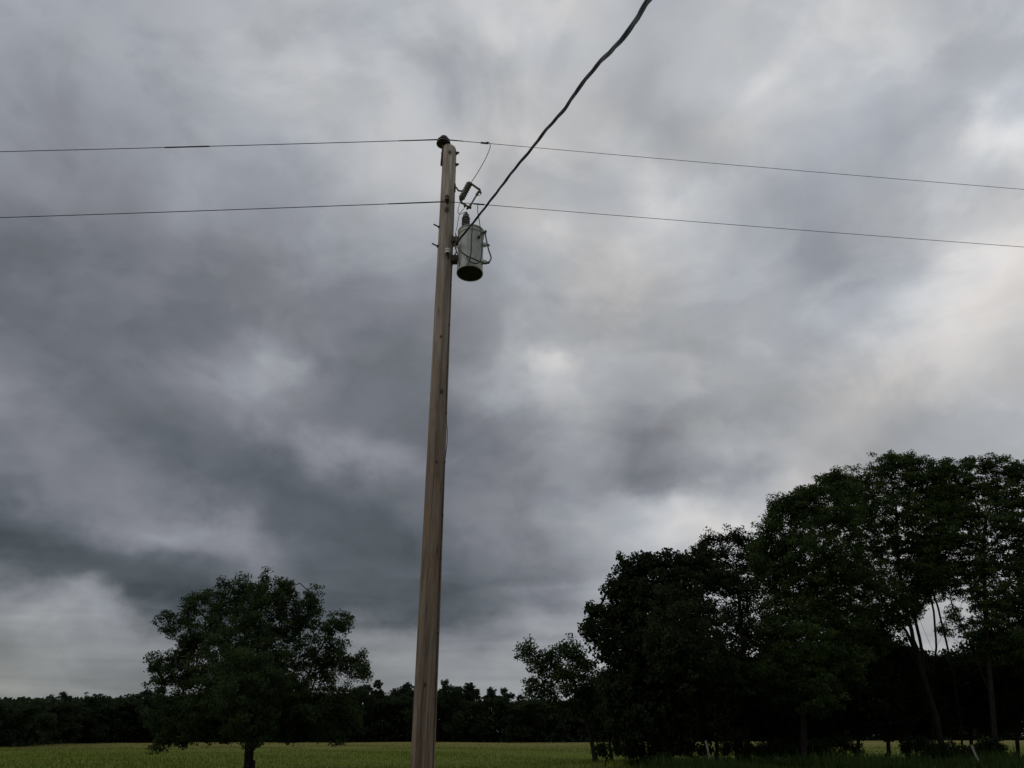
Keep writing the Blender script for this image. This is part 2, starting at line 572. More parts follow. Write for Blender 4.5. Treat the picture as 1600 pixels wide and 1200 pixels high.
    bg1.inputs['Strength'].default_value = 1.0
    sky = nt.new('ShaderNodeTexSky', sky_type='NISHITA')
    sky.sun_disc = False
    sky.sun_elevation = SUN_EL
    sky.sun_rotation = SUN_AZ
    sky.altitude = 100
    bg2 = nt.new('ShaderNodeBackground')
    nt.put(bg2.inputs['Color'], sky.outputs[0])
    bg2.inputs['Strength'].default_value = .1
    mx = nt.new('ShaderNodeMixShader')
    mx.inputs[0].default_value = .03                      # a little clear sky leaks through the deck
    nt.link(bg1.outputs[0], mx.inputs[1])
    nt.link(bg2.outputs[0], mx.inputs[2])
    nt.link(mx.outputs[0], out.inputs[0])


SUN_EL, SUN_AZ = R(38), R(-110)        # azimuth from +Y towards +X
build_world()
sun_d = bpy.data.lights.new('sun', 'SUN')
sun_d.energy = .5
sun_d.angle = R(40)
sun_d.color = (1, .95, .88)
sun = bpy.data.objects.new('sun', sun_d)
sdir = Vector((math.sin(SUN_AZ) * math.cos(SUN_EL), math.cos(SUN_AZ) * math.cos(SUN_EL), math.sin(SUN_EL)))
sun.rotation_euler = sdir.to_track_quat('Z', 'Y').to_euler()
sun.location = (0, 0, 60)
COL.objects.link(sun)


# ------------------------------------------------------------------ ground
def tree_line(px):
    """distance of the far edge of the field"""
    return float(np.interp(px, [-300, -100, 30, 60, 120, 300, 620, 860, 1000, 1300, 1600, 1900],
                           [100, 110, 122, 150, 190, 215, 225, 215, 215, 290, 330, 330]))


def mat_ground():
    m, nt, out = mat_new('meadow_ground')
    pos = nt.new('ShaderNodeNewGeometry').outputs['Position']
    n1 = nt.noise(nt.vmath('MULTIPLY', pos, (.05, .16, 0)), 1.0, 5, .6)
    n2 = nt.noise(pos, .9, 6, .7)
    green = nt.mix(nt.ramp(n2, [(.3, 0), (.7, 1)]), (.060, .088, .010), (.108, .132, .020))
    dry = nt.mix(n2, (.13, .12, .045), (.22, .19, .085))
    sep = nt.new('ShaderNodeSeparateXYZ')
    nt.put(sep.inputs[0], pos)
    mr = nt.new('ShaderNodeMapRange')
    mr.inputs['From Min'].default_value, mr.inputs['From Max'].default_value = 80, 180
    nt.put(mr.inputs['Value'], sep.outputs[1])
    f = nt.math('ADD', nt.math('MULTIPLY', mr.outputs[0], .72), nt.math('MULTIPLY', nt.math('SUBTRACT', n1, .5), 1.7), clamp=True)
    col = nt.mix(f, green, dry)
    principled(nt, out, col, .95, spec=.05, bump=n2, bump_d=.12, bump_s=.8)
    return m


GM = mat_ground()


def ground_z(X, Y):
    return .10 * np.sin(X * .11 + 1.3) * np.sin(Y * .083) + .05 * np.sin(X * .31 + Y * .23) * np.minimum(1, Y / 40)


def build_ground():
    xs = np.concatenate([np.linspace(-4000, -300, 14)[:-1], np.linspace(-300, 300, 241), np.linspace(300, 4000, 14)[1:]])
    ys = np.concatenate([np.linspace(-1500, -20, 12)[:-1], np.linspace(-20, 380, 201), np.linspace(380, 5000, 16)[1:]])
    X, Y = np.meshgrid(xs, ys)
    fade = np.clip(1 - (np.hypot(X, Y) - 250) / 150, 0, 1) * np.clip((np.hypot(X, Y) - 12) / 10, 0, 1)
    Z = ground_z(X, Y) * fade
    V = np.stack([X, Y, Z], -1).reshape(-1, 3)
    w = len(xs)
    i, j = np.meshgrid(np.arange(w - 1), np.arange(len(ys) - 1))
    b = (j * w + i).ravel()
    o = mesh_np('ground', V, np.stack([b, b + 1, b + w + 1, b + w], -1), GM)
    o.data.shade_smooth()
    tag(o, kind='structure')


build_ground()


def mat_grass(name, c1, c2, dryc):
    m, nt, out = mat_new(name)
    geo = nt.new('ShaderNodeNewGeometry')
    pos = geo.outputs['Position']
    n1 = nt.noise(nt.vmath('MULTIPLY', pos, (.05, .16, 0)), 1.0, 5, .6)
    sep = nt.new('ShaderNodeSeparateXYZ')
    nt.put(sep.inputs[0], pos)
    mr = nt.new('ShaderNodeMapRange')
    mr.inputs['From Min'].default_value, mr.inputs['From Max'].default_value = 80, 180
    nt.put(mr.inputs['Value'], sep.outputs[1])
    f = nt.math('ADD', nt.math('MULTIPLY', mr.outputs[0], .72), nt.math('MULTIPLY', nt.math('SUBTRACT', n1, .5), 1.7))
    f = nt.math('ADD', f, nt.math('MULTIPLY', nt.math('SUBTRACT', geo.outputs['Random Per Island'], .5), .25), clamp=True)
    col = nt.mix(f, nt.mix(geo.outputs['Random Per Island'], c1, c2), dryc)
    d = nt.new('ShaderNodeBsdfDiffuse')
    nt.put(d.inputs[0], col)
    t = nt.new('ShaderNodeBsdfTranslucent')
    nt.put(t.inputs[0], col)
    mx = nt.new('ShaderNodeMixShader')
    mx.inputs[0].default_value = .42
    nt.link(d.outputs[0], mx.inputs[1]); nt.link(t.outputs[0], mx.inputs[2])
    nt.link(mx.outputs[0], out.inputs[0])
    return m


def blades(rng, X, Y, h, wd, lean=.5):
    """one bent two-triangle blade (as a quad) per position"""
    n = len(X)
    th = rng.uniform(0, 2 * np.pi, n)
    sx, sy = np.cos(th) * wd / 2, np.sin(th) * wd / 2
    ph = rng.uniform(0, 2 * np.pi, n)
    lx, ly = np.cos(ph) * h * lean * rng.uniform(0, 1, n), np.sin(ph) * h * lean * rng.uniform(0, 1, n)
    Z = ground_z(X, Y) * np.clip(1 - (np.hypot(X, Y) - 250) / 150, 0, 1) - .02
    b0 = np.stack([X - sx, Y - sy, Z], -1)
    b1 = np.stack([X + sx, Y + sy, Z], -1)
    t1 = np.stack([X + lx + sx * .25, Y + ly + sy * .25, Z + h], -1)
    t0 = np.stack([X + lx - sx * .25, Y + ly - sy * .25, Z + h * .97], -1)
    V = np.stack([b0, b1, t1, t0], 1).reshape(-1, 3)
    return V, np.arange(n * 4).reshape(-1, 4)


def build_grass():
    rng = np.random.default_rng(3)
    n = 150000
    # denser close by, sparse far away
    Y = 30 + (230 - 30) * rng.uniform(0, 1, n) ** 1.9
    X = (rng.uniform(-.95, .95, n)) * Y
    h = rng.gamma(5, .022, n) * (1 + .5 * np.sin(X * .2) * np.sin(Y * .15))
    V, Q = blades(rng, X, Y, h, .03 + Y * .0005)
    o = mesh_np('meadow_grass', V, Q, mat_grass('grass_blades', (.074, .108, .014), (.118, .150, .024), (.29, .225, .08)))
    tag(o, 'short green and straw coloured grass covering the open field', 'grass', kind='stuff')
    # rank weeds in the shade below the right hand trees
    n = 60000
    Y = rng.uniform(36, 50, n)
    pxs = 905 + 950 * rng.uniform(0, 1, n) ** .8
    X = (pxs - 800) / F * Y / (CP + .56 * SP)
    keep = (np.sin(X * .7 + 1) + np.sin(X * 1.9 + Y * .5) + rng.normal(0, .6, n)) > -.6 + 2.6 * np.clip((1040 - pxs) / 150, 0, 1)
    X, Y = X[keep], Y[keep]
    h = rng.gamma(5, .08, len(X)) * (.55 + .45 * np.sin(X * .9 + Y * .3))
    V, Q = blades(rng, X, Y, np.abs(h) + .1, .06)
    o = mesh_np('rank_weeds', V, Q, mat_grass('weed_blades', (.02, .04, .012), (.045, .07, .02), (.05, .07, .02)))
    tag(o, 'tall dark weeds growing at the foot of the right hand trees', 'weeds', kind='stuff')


build_grass()


# ------------------------------------------------------------------ trees
def unit(v):
    return v / np.maximum(np.linalg.norm(v, axis=-1, keepdims=True), 1e-9)


def frusta(P0, P1, R0, R1, n=5):
    """open tapered prisms for many edges at once"""
    t = unit(P1 - P0)
    ref = np.where(np.abs(t[:, 2:3]) < .9, np.array([[0, 0, 1.]]), np.array([[1., 0, 0]]))
    a = unit(np.cross(t, ref))
    b = np.cross(t, a)
    w = np.arange(n) * 2 * np.pi / n
    ring = a[:, None, :] * np.cos(w)[None, :, None] + b[:, None, :] * np.sin(w)[None, :, None]
    V0 = P0[:, None, :] + ring * R0[:, None, None]
    V1 = P1[:, None, :] + ring * R1[:, None, None]
    m = len(P0)
    V = np.concatenate([V0, V1], 1).reshape(-1, 3)
    k = np.arange(n)
    q = np.stack([k, (k + 1) % n, n + (k + 1) % n, n + k], -1)
    Q = (np.arange(m)[:, None, None] * 2 * n + q[None]).reshape(-1, 4)
    return V, Q


def leaves(rng, C, per, spread, size, aspect=.5, up=.5):
    """many small leaf faces scattered round cluster centres C"""
    n = len(C) * per
    c = np.repeat(C, per, 0)
    off = rng.normal(0, 1, (n, 3))
    off = unit(off) * (rng.uniform(0, 1, (n, 1)) ** .45)
    p = c + off * np.array(spread)
    nrm = unit(rng.normal(0, 1, (n, 3)) + np.array([0, 0, up]))
    d = unit(np.cross(nrm, rng.normal(0, 1, (n, 3))))
    d[:, 2] -= .25
    d = unit(d)
    s = unit(np.cross(nrm, d))
    L = size * rng.uniform(.6, 1.3, (n, 1))
    W = L * aspect
    fold = nrm * L * .12
    V = np.stack([p - d * L * .5, p + s * W * .5 - d * L * .08 + fold, p + d * L * .5, p - s * W * .5 - d * L * .08 + fold], 1).reshape(-1, 3)
    return V, np.arange(n * 4).reshape(-1, 4)


class Skeleton:
    def __init__(self):
        self.p, self.par = [], []
        self.arr = np.zeros((60000, 3))
        self.n = 0

    def node(self, p, par):
        self.arr[self.n] = p
        self.par.append(par)
        self.n += 1
        return self.n - 1

    def path(self, pts, par, step=.6, rng=None, jit=.0):
        pts = [np.array(p, float) for p in pts]
        last = par
        for i in range(len(pts) - 1):
            m = max(1, int(round(np.linalg.norm(pts[i + 1] - pts[i]) / step)))
            for k in range(1, m + 1):
                q = pts[i] + (pts[i + 1] - pts[i]) * k / m
                if rng is not None and not (i == len(pts) - 2 and k == m):
                    q = q + rng.normal(0, jit, 3)
                last = self.node(q, last)
        return last

    def nearest(self, t, slope=.5, lo=0):
        A = self.arr[lo:self.n]
        d = t - A
        dist = np.linalg.norm(d, axis=1)
        hor = np.linalg.norm(d[:, :2], axis=1)
        cost = dist + 1.2 * np.maximum(0, slope * hor - d[:, 2])
        return lo + int(np.argmin(cost))


def grow(rng, stems, lobes, n_cl, trunk_r, shell=2.2, slope=.25):
    """stems: list of point lists (first starts at the ground); lobes: (centre, radii)"""
    S = Skeleton()
    r = S.node(np.array(stems[0][0], float), -1)
    jt = min(.03, trunk_r * .12)
    S.path(stems[0], r, .6, rng, jt)
    for st in stems[1:]:
        s0 = np.array(st[0], float)
        i = int(np.argmin(np.linalg.norm(S.arr[:S.n] - s0, axis=1)))
        S.path([S.arr[i]] + [np.array(q, float) for q in st], i, .6, rng, jt)
    lo = max(1, int(.25 * S.n))
    for (c, rad) in lobes:
        c = np.array(c)
        i = S.nearest(c, .6, lo if S.n > lo + 2 else 0)
        a = S.arr[i].copy()
        mid = (a + c) / 2 + np.array([0, 0, .12 * np.linalg.norm(c - a)]) + rng.normal(0, .15, 3)
        S.path([a, mid, c], i, .6, rng, .07)
    vol = np.array([np.prod(rd) for _, rd in lobes])
    wts = vol ** .64
    pick = rng.choice(len(lobes), n_cl, p=wts / wts.sum())
    few = np.repeat(np.arange(len(lobes)), 4)[:n_cl // 2]
    pick[:len(few)] = few                                 # no limb ends bare
    u = unit(rng.normal(0, 1, (n_cl, 3))) * rng.uniform(0, 1, (n_cl, 1)) ** (1 / shell)
    C = np.array([lobes[k][0] for k in pick]) + u * np.array([lobes[k][1] for k in pick])
    C += rng.normal(0, .12, C.shape)
    # ragged outline: twigs that stick out beyond the lobes
    k = rng.choice(n_cl, n_cl // 14, replace=False)
    ctr = np.array([lobes[q][0] for q in pick])[k]
    out = (C[k] - ctr) * rng.uniform(.25, .6, (len(k), 1)) + np.array([0, 0, .15])
    C[k] += np.where(C[k][:, 2:3] + out[:, 2:3] > 2.2, out, 0)
    C = C[C[:, 2] > .5]
    base = S.arr[:S.n].copy()
    dd = np.array([np.min(np.linalg.norm(base - c, axis=1)) for c in C])
    tips = []
    for k in np.argsort(dd):
        c = C[k]
        i = S.nearest(c, slope, lo)
        a = S.arr[i].copy()
        L = np.linalg.norm(c - a)
        if L > .9:
            mid = (a + c) / 2 + rng.normal(0, .07 * L, 3) + np.array([0, 0, .06 * L])
            S.path([a, mid, c], i, .7, rng, .04)
        else:
            S.node(c, i)
        tips.append(S.n - 1)
    par = np.array(S.par)
    cnt = np.zeros(S.n)
    cnt[tips] += 1
    cnt = np.maximum(cnt, .0)
    for i in range(S.n - 1, 0, -1):
        cnt[par[i]] += max(cnt[i], .3)
    rr = np.maximum(trunk_r * (np.maximum(cnt, .5) / cnt[0]) ** .5, .010)
    P = S.arr[:S.n]
    e = np.arange(1, S.n)
    rp = np.minimum(rr[par[e]], rr[e] * 1.6)
    # root flare
    return P[par[e]], P[e], rp, rr[e], C


BARK = mat_bark('dark_bark', (.007, .006, .005), (.022, .018, .015))
BARK_PALE = mat_bark('grey_bark', (.03, .028, .026), (.09, .084, .08))


def make_tree(name, label, cat, base, stems, lobes, n_cl, per, spread, leaf, trunk_r, mat, seed,
              group=None, aspect=.5, up=.5, shell=2.2, bark=None, slope=.25):
    rng = np.random.default_rng(seed)
    root = thing(name, label, cat, base, group)
    P0, P1, R0, R1, C = grow(rng, stems, lobes, n_cl, trunk_r, shell, slope)
    V, Q = frusta(P0, P1, R0, R1, 6)
    b = Vector(base)
    Vf, Qf = frusta(np.array([[b.x, b.y, -.15]]), np.array([[b.x, b.y, .55]]), np.array([trunk_r * 1.6]), np.array([trunk_r * 1.02]), 10)
    Qf = Qf + len(V)
    t = mesh_np('trunk', np.concatenate([V, Vf]), np.concatenate([Q, Qf]), bark or BARK, root)
    t.data.shade_smooth()
    V, Q = leaves(rng, C, per, spread, leaf, aspect, up)
    mesh_np('crown', V, Q, mat, root)
    return root


def px_lobes(rng, Y, items, flat=1.0):
    """(px, py, radius px[, depth offset]) -> ellipsoids at distance Y"""
    out = []
    for it in items:
        px, py, r = it[:3]
        rad = r * zc(py, Y) / F
        dy = it[3] if len(it) > 3 else rng.uniform(-.55, .55) * rad
        c = at(px, py, Y + dy)
        out.append(((c.x, c.y, max(c.z, .6)), (rad, rad * rng.uniform(.95, 1.3), rad * flat)))
    return out


def px_stem(Y, pts, ground=True):
    """(px, py[, depth offset])"""
    out = []
    for i, it in enumerate(pts):
        if i == 0 and ground:
            g = ground_at(it[0], Y)
            out.append((g.x, g.y, -.1))
        else:
            p = at(it[0], it[1], Y + (it[2] if len(it) > 2 else 0))
            out.append(tuple(p))
    return out


LEAF_A = mat_leaf('field_tree_leaves', (.020, .033, .013), (.052, .078, .028))
LEAF_B = mat_leaf('oak_leaves', (.014, .022, .010), (.032, .044, .018))
LEAF_C = mat_leaf('tall_tree_leaves', (.019, .033, .011), (.062, .094, .027))
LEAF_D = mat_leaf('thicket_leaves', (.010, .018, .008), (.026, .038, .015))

rngT = np.random.default_rng(11)

# the lone tree in the field, left of the pole
Y = 38
st = px_stem(Y, [(388, 1205), (388, 1175), (391, 1140), (396, 1090), (402, 1020), (405, 960)])
st2 = px_stem(Y, [(389, 1176), (408, 1152), (440, 1110), (480, 1060)], ground=False)
st3 = px_stem(Y, [(391, 1135), (350, 1085), (310, 1050, -1), (275, 1040, -1)], ground=False)
st4 = px_stem(Y, [(394, 1110), (360, 1040, 1.5), (330, 980, 2)], ground=False)
lb = px_lobes(rngT, Y, [
    (300, 945, 17), (282, 968, 17), (330, 985, 36), (300, 1000, 26), (290, 1020, 20), (248, 1032, 14), (240, 1045, 9), (272, 1040, 18), (255, 1064, 13), (290, 1062, 18), (266, 985, 10), (262, 968, 9), (318, 936, 13), (352, 918, 11), (385, 918, 13), (412, 914, 13), (445, 920, 13), (492, 930, 12), (540, 962, 9), (560, 1030, 10), (572, 1052, 8), (320, 1050, 34),
    (370, 936, 26), (345, 952, 24), (412, 934, 24), (440, 937, 26), (478, 948, 22), (462, 965, 34), (400, 965, 48),
    (505, 985, 24), (535, 975, 12), (525, 1015, 26), (550, 1040, 22), (565, 1050, 13), (500, 1045, 40), (380, 1030, 62, -1.5),
    (440, 1030, 58, 1.5), (400, 1040, 60, 2.5), (330, 1090, 44), (280, 1110, 36), (255, 1135, 24), (250, 1158, 14), (285, 1155, 14),
    (400, 1100, 55, -2), (430, 1105, 48, 2), (490, 1100, 42), (535, 1090, 26), (545, 1120, 20), (450, 1130, 30), (350, 1130, 34),
    (390, 1125, 30, -3), (500, 1135, 22), (310, 1140, 24), (530, 1150, 12), (415, 1080, 50, 4), (380, 1070, 50, -4)])
make_tree('field_tree', 'lone broad-crowned green tree standing in the open field left of the utility pole', 'tree',
          st[0], [st, st2, st3, st4], lb, 2700, 44, (.33, .33, .22), .15, .22, LEAF_A, 21, aspect=.45)

GR = 'trees in the dark grove on the right'
# small leaning tree at the left end of the grove
Y = 56
st = px_stem(Y, [(930, 1189), (926, 1165), (918, 1130), (902, 1080), (890, 1040)])
lb = px_lobes(rngT, Y, [(820, 1018, 14), (838, 1030, 16), (860, 1035, 20), (885, 1015, 18), (900, 1030, 20), (840, 1065, 18),
                        (870, 1055, 22), (915, 1040, 16), (895, 1065, 22), (925, 1075, 26), (955, 1085, 24), (860, 1090, 16), (830, 1078, 12),
                        (950, 1060, 14), (975, 1080, 22), (900, 1100, 26)])
make_tree('small_tree', 'small leaning tree with sparse paler leaves at the left end of the grove', 'tree',
          st[0], [st], lb, 620, 26, (.5, .5, .3), .22, .17, LEAF_A, 31, GR)

Y = 46
st = px_stem(Y, [(1042, 1197), (1040, 1150), (1035, 1080), (1030, 1000), (1025, 940)])
lb = px_lobes(rngT, Y, [(975, 888, 15), (1003, 885, 20), (1015, 880, 16), (1045, 885, 22), (1075, 882, 22), (1095, 900, 24), (1108, 880, 18), (1122, 905, 24), (960, 920, 14), (985, 920, 28),
                        (1030, 925, 38), (1075, 935, 40), (930, 955, 13), (945, 960, 20), (975, 965, 36), (920, 985, 13), (945, 1000, 26),
                        (1010, 985, 58), (1075, 990, 58), (985, 1040, 46), (1045, 1060, 66), (1100, 1050, 50), (960, 1075, 26), (1000, 1105, 46),
                        (1060, 1120, 46), (1105, 1110, 44), (960, 1120, 26), (985, 1145, 26), (1035, 1150, 26), (1020, 1020, 60, 4), (1060, 1010, 60, -4)])
make_tree('oak_tree', 'dense black oak with big rounded leaf clumps between the leaning and the tall trees', 'tree',
          st[0], [st], lb, 2900, 32, (.42, .42, .32), .24, .3, LEAF_B, 32, GR, aspect=.62)

Y = 53
st = px_stem(Y, [(1168, 1190), (1166, 1120), (1160, 1020), (1155, 930), (1150, 880)])
lb = px_lobes(rngT, Y, [(1098, 862, 13), (1107, 845, 10), (1128, 842, 15), (1190, 855, 16), (1150, 838, 14), (1172, 850, 18), (1120, 870, 20), (1150, 875, 24), (1180, 885, 26),
                        (1130, 910, 26), (1165, 920, 32), (1145, 965, 40), (1180, 990, 40), (1150, 1040, 46), (1180, 1080, 44), (1130, 1090, 36)])
make_tree('airy_tree', 'thin airy tree with sky showing through its top, right of the dense oak', 'tree',
          st[0], [st], lb, 1300, 26, (.42, .42, .28), .2, .2, LEAF_B, 33, GR)

Y = 46
st = px_stem(Y, [(1255, 1197), (1256, 1120), (1262, 1020), (1268, 920), (1275, 840)])
lb = px_lobes(rngT, Y, [(1222, 790, 14), (1212, 810, 18), (1197, 832, 18), (1190, 868, 26), (1258, 772, 13), (1310, 745, 12), (1245, 785, 17), (1240, 805, 24), (1290, 752, 14), (1278, 768, 16), (1305, 762, 20), (1325, 775, 22),
                        (1270, 800, 30), (1225, 845, 32), (1310, 815, 38), (1265, 860, 48), (1215, 895, 34), (1320, 890, 50), (1250, 930, 56),
                        (1310, 960, 52), (1215, 970, 40), (1260, 1010, 50), (1320, 1030, 40), (1220, 1050, 42), (1270, 1080, 42)])
make_tree('tall_tree', 'tall green tree with stepped sloping top, between the airy tree and the highest tree', 'tree',
          st[0], [st], lb, 3000, 46, (.42, .42, .26), .165, .2, LEAF_C, 34, GR)

Y = 50
st = px_stem(Y, [(1478, 1193), (1462, 1120), (1440, 1050), (1428, 1000), (1412, 940), (1402, 860), (1400, 800)])
s2 = px_stem(Y, [(1446, 1060), (1438, 1010, .6), (1428, 955, .8), (1440, 880, 1)], ground=False)
s3 = px_stem(Y, [(1432, 1020), (1415, 985, -.8), (1390, 955, -1), (1360, 900, -1)], ground=False)
s4 = px_stem(Y, [(1450, 1072), (1458, 1018, 1), (1442, 980, 1.4), (1425, 930, 1.4)], ground=False)
lb = px_lobes(rngT, Y, [(1400, 718, 16), (1378, 730, 18), (1345, 745, 16), (1330, 752, 12), (1425, 722, 18), (1448, 738, 22), (1410, 750, 34), (1360, 775, 34), (1455, 775, 34),
                        (1345, 810, 30), (1400, 810, 48), (1455, 830, 44), (1360, 860, 42), (1420, 880, 46), (1475, 880, 28), (1340, 905, 32), (1385, 930, 36),
                        (1430, 925, 26), (1350, 960, 26), (1378, 975, 28), (1405, 965, 22), (1368, 1000, 26), (1345, 1000, 30), (1428, 950, 16), (1455, 920, 18), (1468, 770, 22), (1478, 805, 26), (1470, 745, 13), (1462, 850, 24)])
make_tree('highest_tree', 'highest tree of the grove with dense feathery leaves above a forked leaning trunk', 'tree',
          st[0], [st, s2, s3, s4], lb, 2500, 46, (.40, .40, .22), .165, .19, LEAF_C, 35, GR)

Y = 48
st = px_stem(Y, [(1556, 1195), (1552, 1120), (1545, 1030), (1540, 940), (1536, 870), (1540, 810)])
s2 = px_stem(Y, [(1550, 1090), (1530, 1040, .6), (1512, 995, .9), (1488, 948, 1), (1480, 900, 1)], ground=False)
s3 = px_stem(Y, [(1541, 950), (1520, 925, -.5), (1505, 890, -.6)], ground=False)
lb = px_lobes(rngT, Y, [(1490, 742, 15), (1466, 738, 17), (1480, 728, 12), (1512, 728, 15), (1470, 775, 24), (1492, 775, 24), (1545, 725, 18), (1572, 735, 20), (1600, 742, 24), (1505, 762, 22), (1540, 765, 32), (1585, 780, 36),
                        (1500, 805, 28), (1545, 815, 38), (1600, 830, 42), (1515, 850, 24), (1565, 880, 40), (1615, 900, 44), (1575, 935, 30), (1600, 965, 36),
                        (1580, 1000, 30), (1490, 845, 18), (1500, 895, 26), (1522, 925, 22), (1478, 915, 22), (1552, 950, 28), (1538, 985, 24), (1530, 890, 26), (1545, 1015, 22), (1460, 900, 22), (1490, 962, 11), (1508, 980, 10), (1474, 985, 7), (1520, 1002, 9)])
make_tree('wide_topped_tree', 'tall tree with flat wide layered top at the right edge of the photo', 'tree',
          st[0], [st, s2, s3], lb, 2400, 44, (.42, .42, .18), .16, .16, LEAF_C, 36, GR)

Y = 51
st = px_stem(Y, [(1690, 1192), (1688, 1080), (1680, 950), (1670, 850)])
lb = px_lobes(rngT, Y, [(1650, 790, 40), (1700, 780, 50), (1660, 860, 60), (1640, 940, 50), (1700, 950, 70), (1640, 1030, 50), (1690, 1060, 60)])
make_tree('edge_tree', 'leafy tree cut off by the right edge of the photo', 'tree',
          st[0], [st], lb, 1300, 34, (.55, .55, .36), .24, .3, LEAF_B, 37, GR)

# bare spindly saplings seen against the gap of sky
for k, (pts, lab) in enumerate([
    ([(1456, 1190), (1457, 1060), (1463, 1012), (1459, 955), (1448, 905), (1444, 860)], 'thin sapling stem against the gap of sky, left one of two'),
    ([(1506, 1190), (1492, 1060), (1479, 1005), (1466, 950), (1446, 890)], 'thin sapling stem against the gap of sky, right one of two')]):
    Yk = 54 + k
    st = px_stem(Yk, pts)
    q = pts[-1]
    lb = px_lobes(rngT, Yk, [(q[0] + 4, q[1] - 10, 18), (q[0] - 10, q[1], 14), (q[0] + 12, q[1] + 12, 8)])
    tw = px_stem(Yk, [(pts[2][0], pts[2][1]), (pts[2][0] + 12, pts[2][1] - 24), (pts[2][0] + 20, pts[2][1] - 55), (pts[2][0] + 34, pts[2][1] - 80)], ground=False)
    make_tree('sapling', lab, 'sapling', st[0], [st, tw], lb, 120, 22, (.4, .4, .25), .17, .07, LEAF_C, 60 + k, 'saplings between the forked trees')

# undergrowth: small bushy trees filling the shade under the grove
under = [
    (955, 62, [(945, 1110, 30), (965, 1075, 26), (985, 1125, 30)], 'dark undergrowth tree between the small leaning tree and the dense oak'),
    (1245, 55, [(1235, 1110, 40), (1262, 1090, 40), (1280, 1130, 30), (1225, 1145, 22)], 'dark undergrowth tree hiding the stem of the stepped tall tree'),
    (1340, 60, [(1325, 1060, 42), (1345, 1020, 40), (1365, 1060, 40), (1335, 1115, 34)], 'dark undergrowth tree behind the bright grass patch'),
    (1420, 60, [(1408, 1070, 36), (1425, 1040, 30), (1440, 1100, 36), (1400, 1120, 30)], 'dark undergrowth tree behind the foot of the forked leaning trunk'),
    (1555, 60, [(1540, 1040, 36), (1565, 1020, 34), (1580, 1075, 40), (1545, 1110, 34)], 'dark undergrowth tree behind the stem of the wide topped tree'),
    (1640, 55, [(1620, 1050, 50), (1650, 1000, 50), (1660, 1085, 46), (1630, 1100, 26)], 'dark undergrowth tree cut by the right edge of the photo'),
    (1005, 60, [(985, 1100, 34), (1010, 1060, 40), (1040, 1110, 36)], 'dark undergrowth tree behind the dense oak'),
    (1120, 55, [(1100, 1080, 38), (1130, 1050, 40), (1150, 1100, 40), (1110, 1130, 26)], 'dark undergrowth tree between the dense oak and the airy tree'),
    (1200, 58, [(1180, 1070, 40), (1215, 1040, 42), (1225, 1100, 38), (1190, 1125, 28)], 'dark undergrowth tree right of the airy tree trunk'),
    (1295, 56, [(1270, 1070, 42), (1310, 1040, 46), (1330, 1090, 42), (1290, 1120, 30)], 'dark undergrowth tree under the stepped tall tree'),
    (1388, 54, [(1350, 1040, 40), (1385, 1030, 42), (1410, 1080, 42), (1365, 1095, 40), (1390, 1125, 26)], 'dark undergrowth tree with single black stem in the bright grass patch'),
    (1445, 58, [(1440, 1080, 36), (1470, 1062, 34), (1455, 1120, 30), (1430, 1050, 22)], 'dark undergrowth tree behind the forked leaning trunk'),
    (1520, 60, [(1500, 1055, 36), (1535, 1062, 36), (1515, 1105, 34)], 'dark undergrowth tree below the gap of sky'),
    (1590, 56, [(1565, 1060, 42), (1600, 1040, 46), (1620, 1085, 40), (1580, 1105, 24)], 'dark undergrowth tree at the right edge under the wide topped tree'),
]
for k, (px, Yk, L, lab) in enumerate(under):
    st = px_stem(Yk, [(px, 1190), (px - 4 + 3 * (k % 3), 1140), (L[0][0] * .5 + px * .5, 1090), (L[1][0], L[1][1] + 15)])
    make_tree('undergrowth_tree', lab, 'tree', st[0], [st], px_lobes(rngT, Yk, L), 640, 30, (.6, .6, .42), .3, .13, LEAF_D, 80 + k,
              'undergrowth trees filling the grove')

# low shrubs near the ground
shr = [(1015, 48, [(1000, 1176, 13), (1022, 1170, 14), (1045, 1176, 12)], 'low dark shrub under the middle of the dense oak'),
       (1205, 48, [(1195, 1176, 12), (1215, 1172, 13), (1230, 1178, 11)], 'low dark shrub right of the airy tree trunk'),
       (1262, 47, [(1250, 1176, 13), (1275, 1172, 14), (1295, 1178, 12)], 'low dark shrub around the foot of the stepped tall tree'),
       (1475, 48, [(1460, 1176, 13), (1485, 1174, 13), (1505, 1178, 11)], 'low dark shrub around the foot of the forked leaning trunk'),
       (1545, 48, [(1535, 1172, 12), (1555, 1170, 13)], 'low dark shrub around the foot of the wide topped tree'),
       (945, 47, [(940, 1172, 9), (965, 1168, 12), (985, 1176, 12)], 'low dark shrub at the left foot of the dense oak'),
       (1085, 50, [(1075, 1168, 14), (1100, 1172, 13), (1058, 1176, 12)], 'low dark shrub just left of the pale fence post'),
       (1150, 49, [(1135, 1170, 12), (1155, 1166, 13), (1178, 1174, 12)], 'low dark shrub between the pale post and the grass patch'),
       (1235, 52, [(1215, 1168, 13), (1240, 1165, 15), (1268, 1170, 13)], 'low dark shrub under the stepped tall tree'),
       (1310, 50, [(1290, 1168, 14), (1315, 1162, 15), (1338, 1172, 10)], 'low dark shrub left of the bright grass patch'),
       (1435, 51, [(1420, 1166, 13), (1440, 1162, 14), (1462, 1172, 12)], 'low dark shrub right of the bright grass patch')]
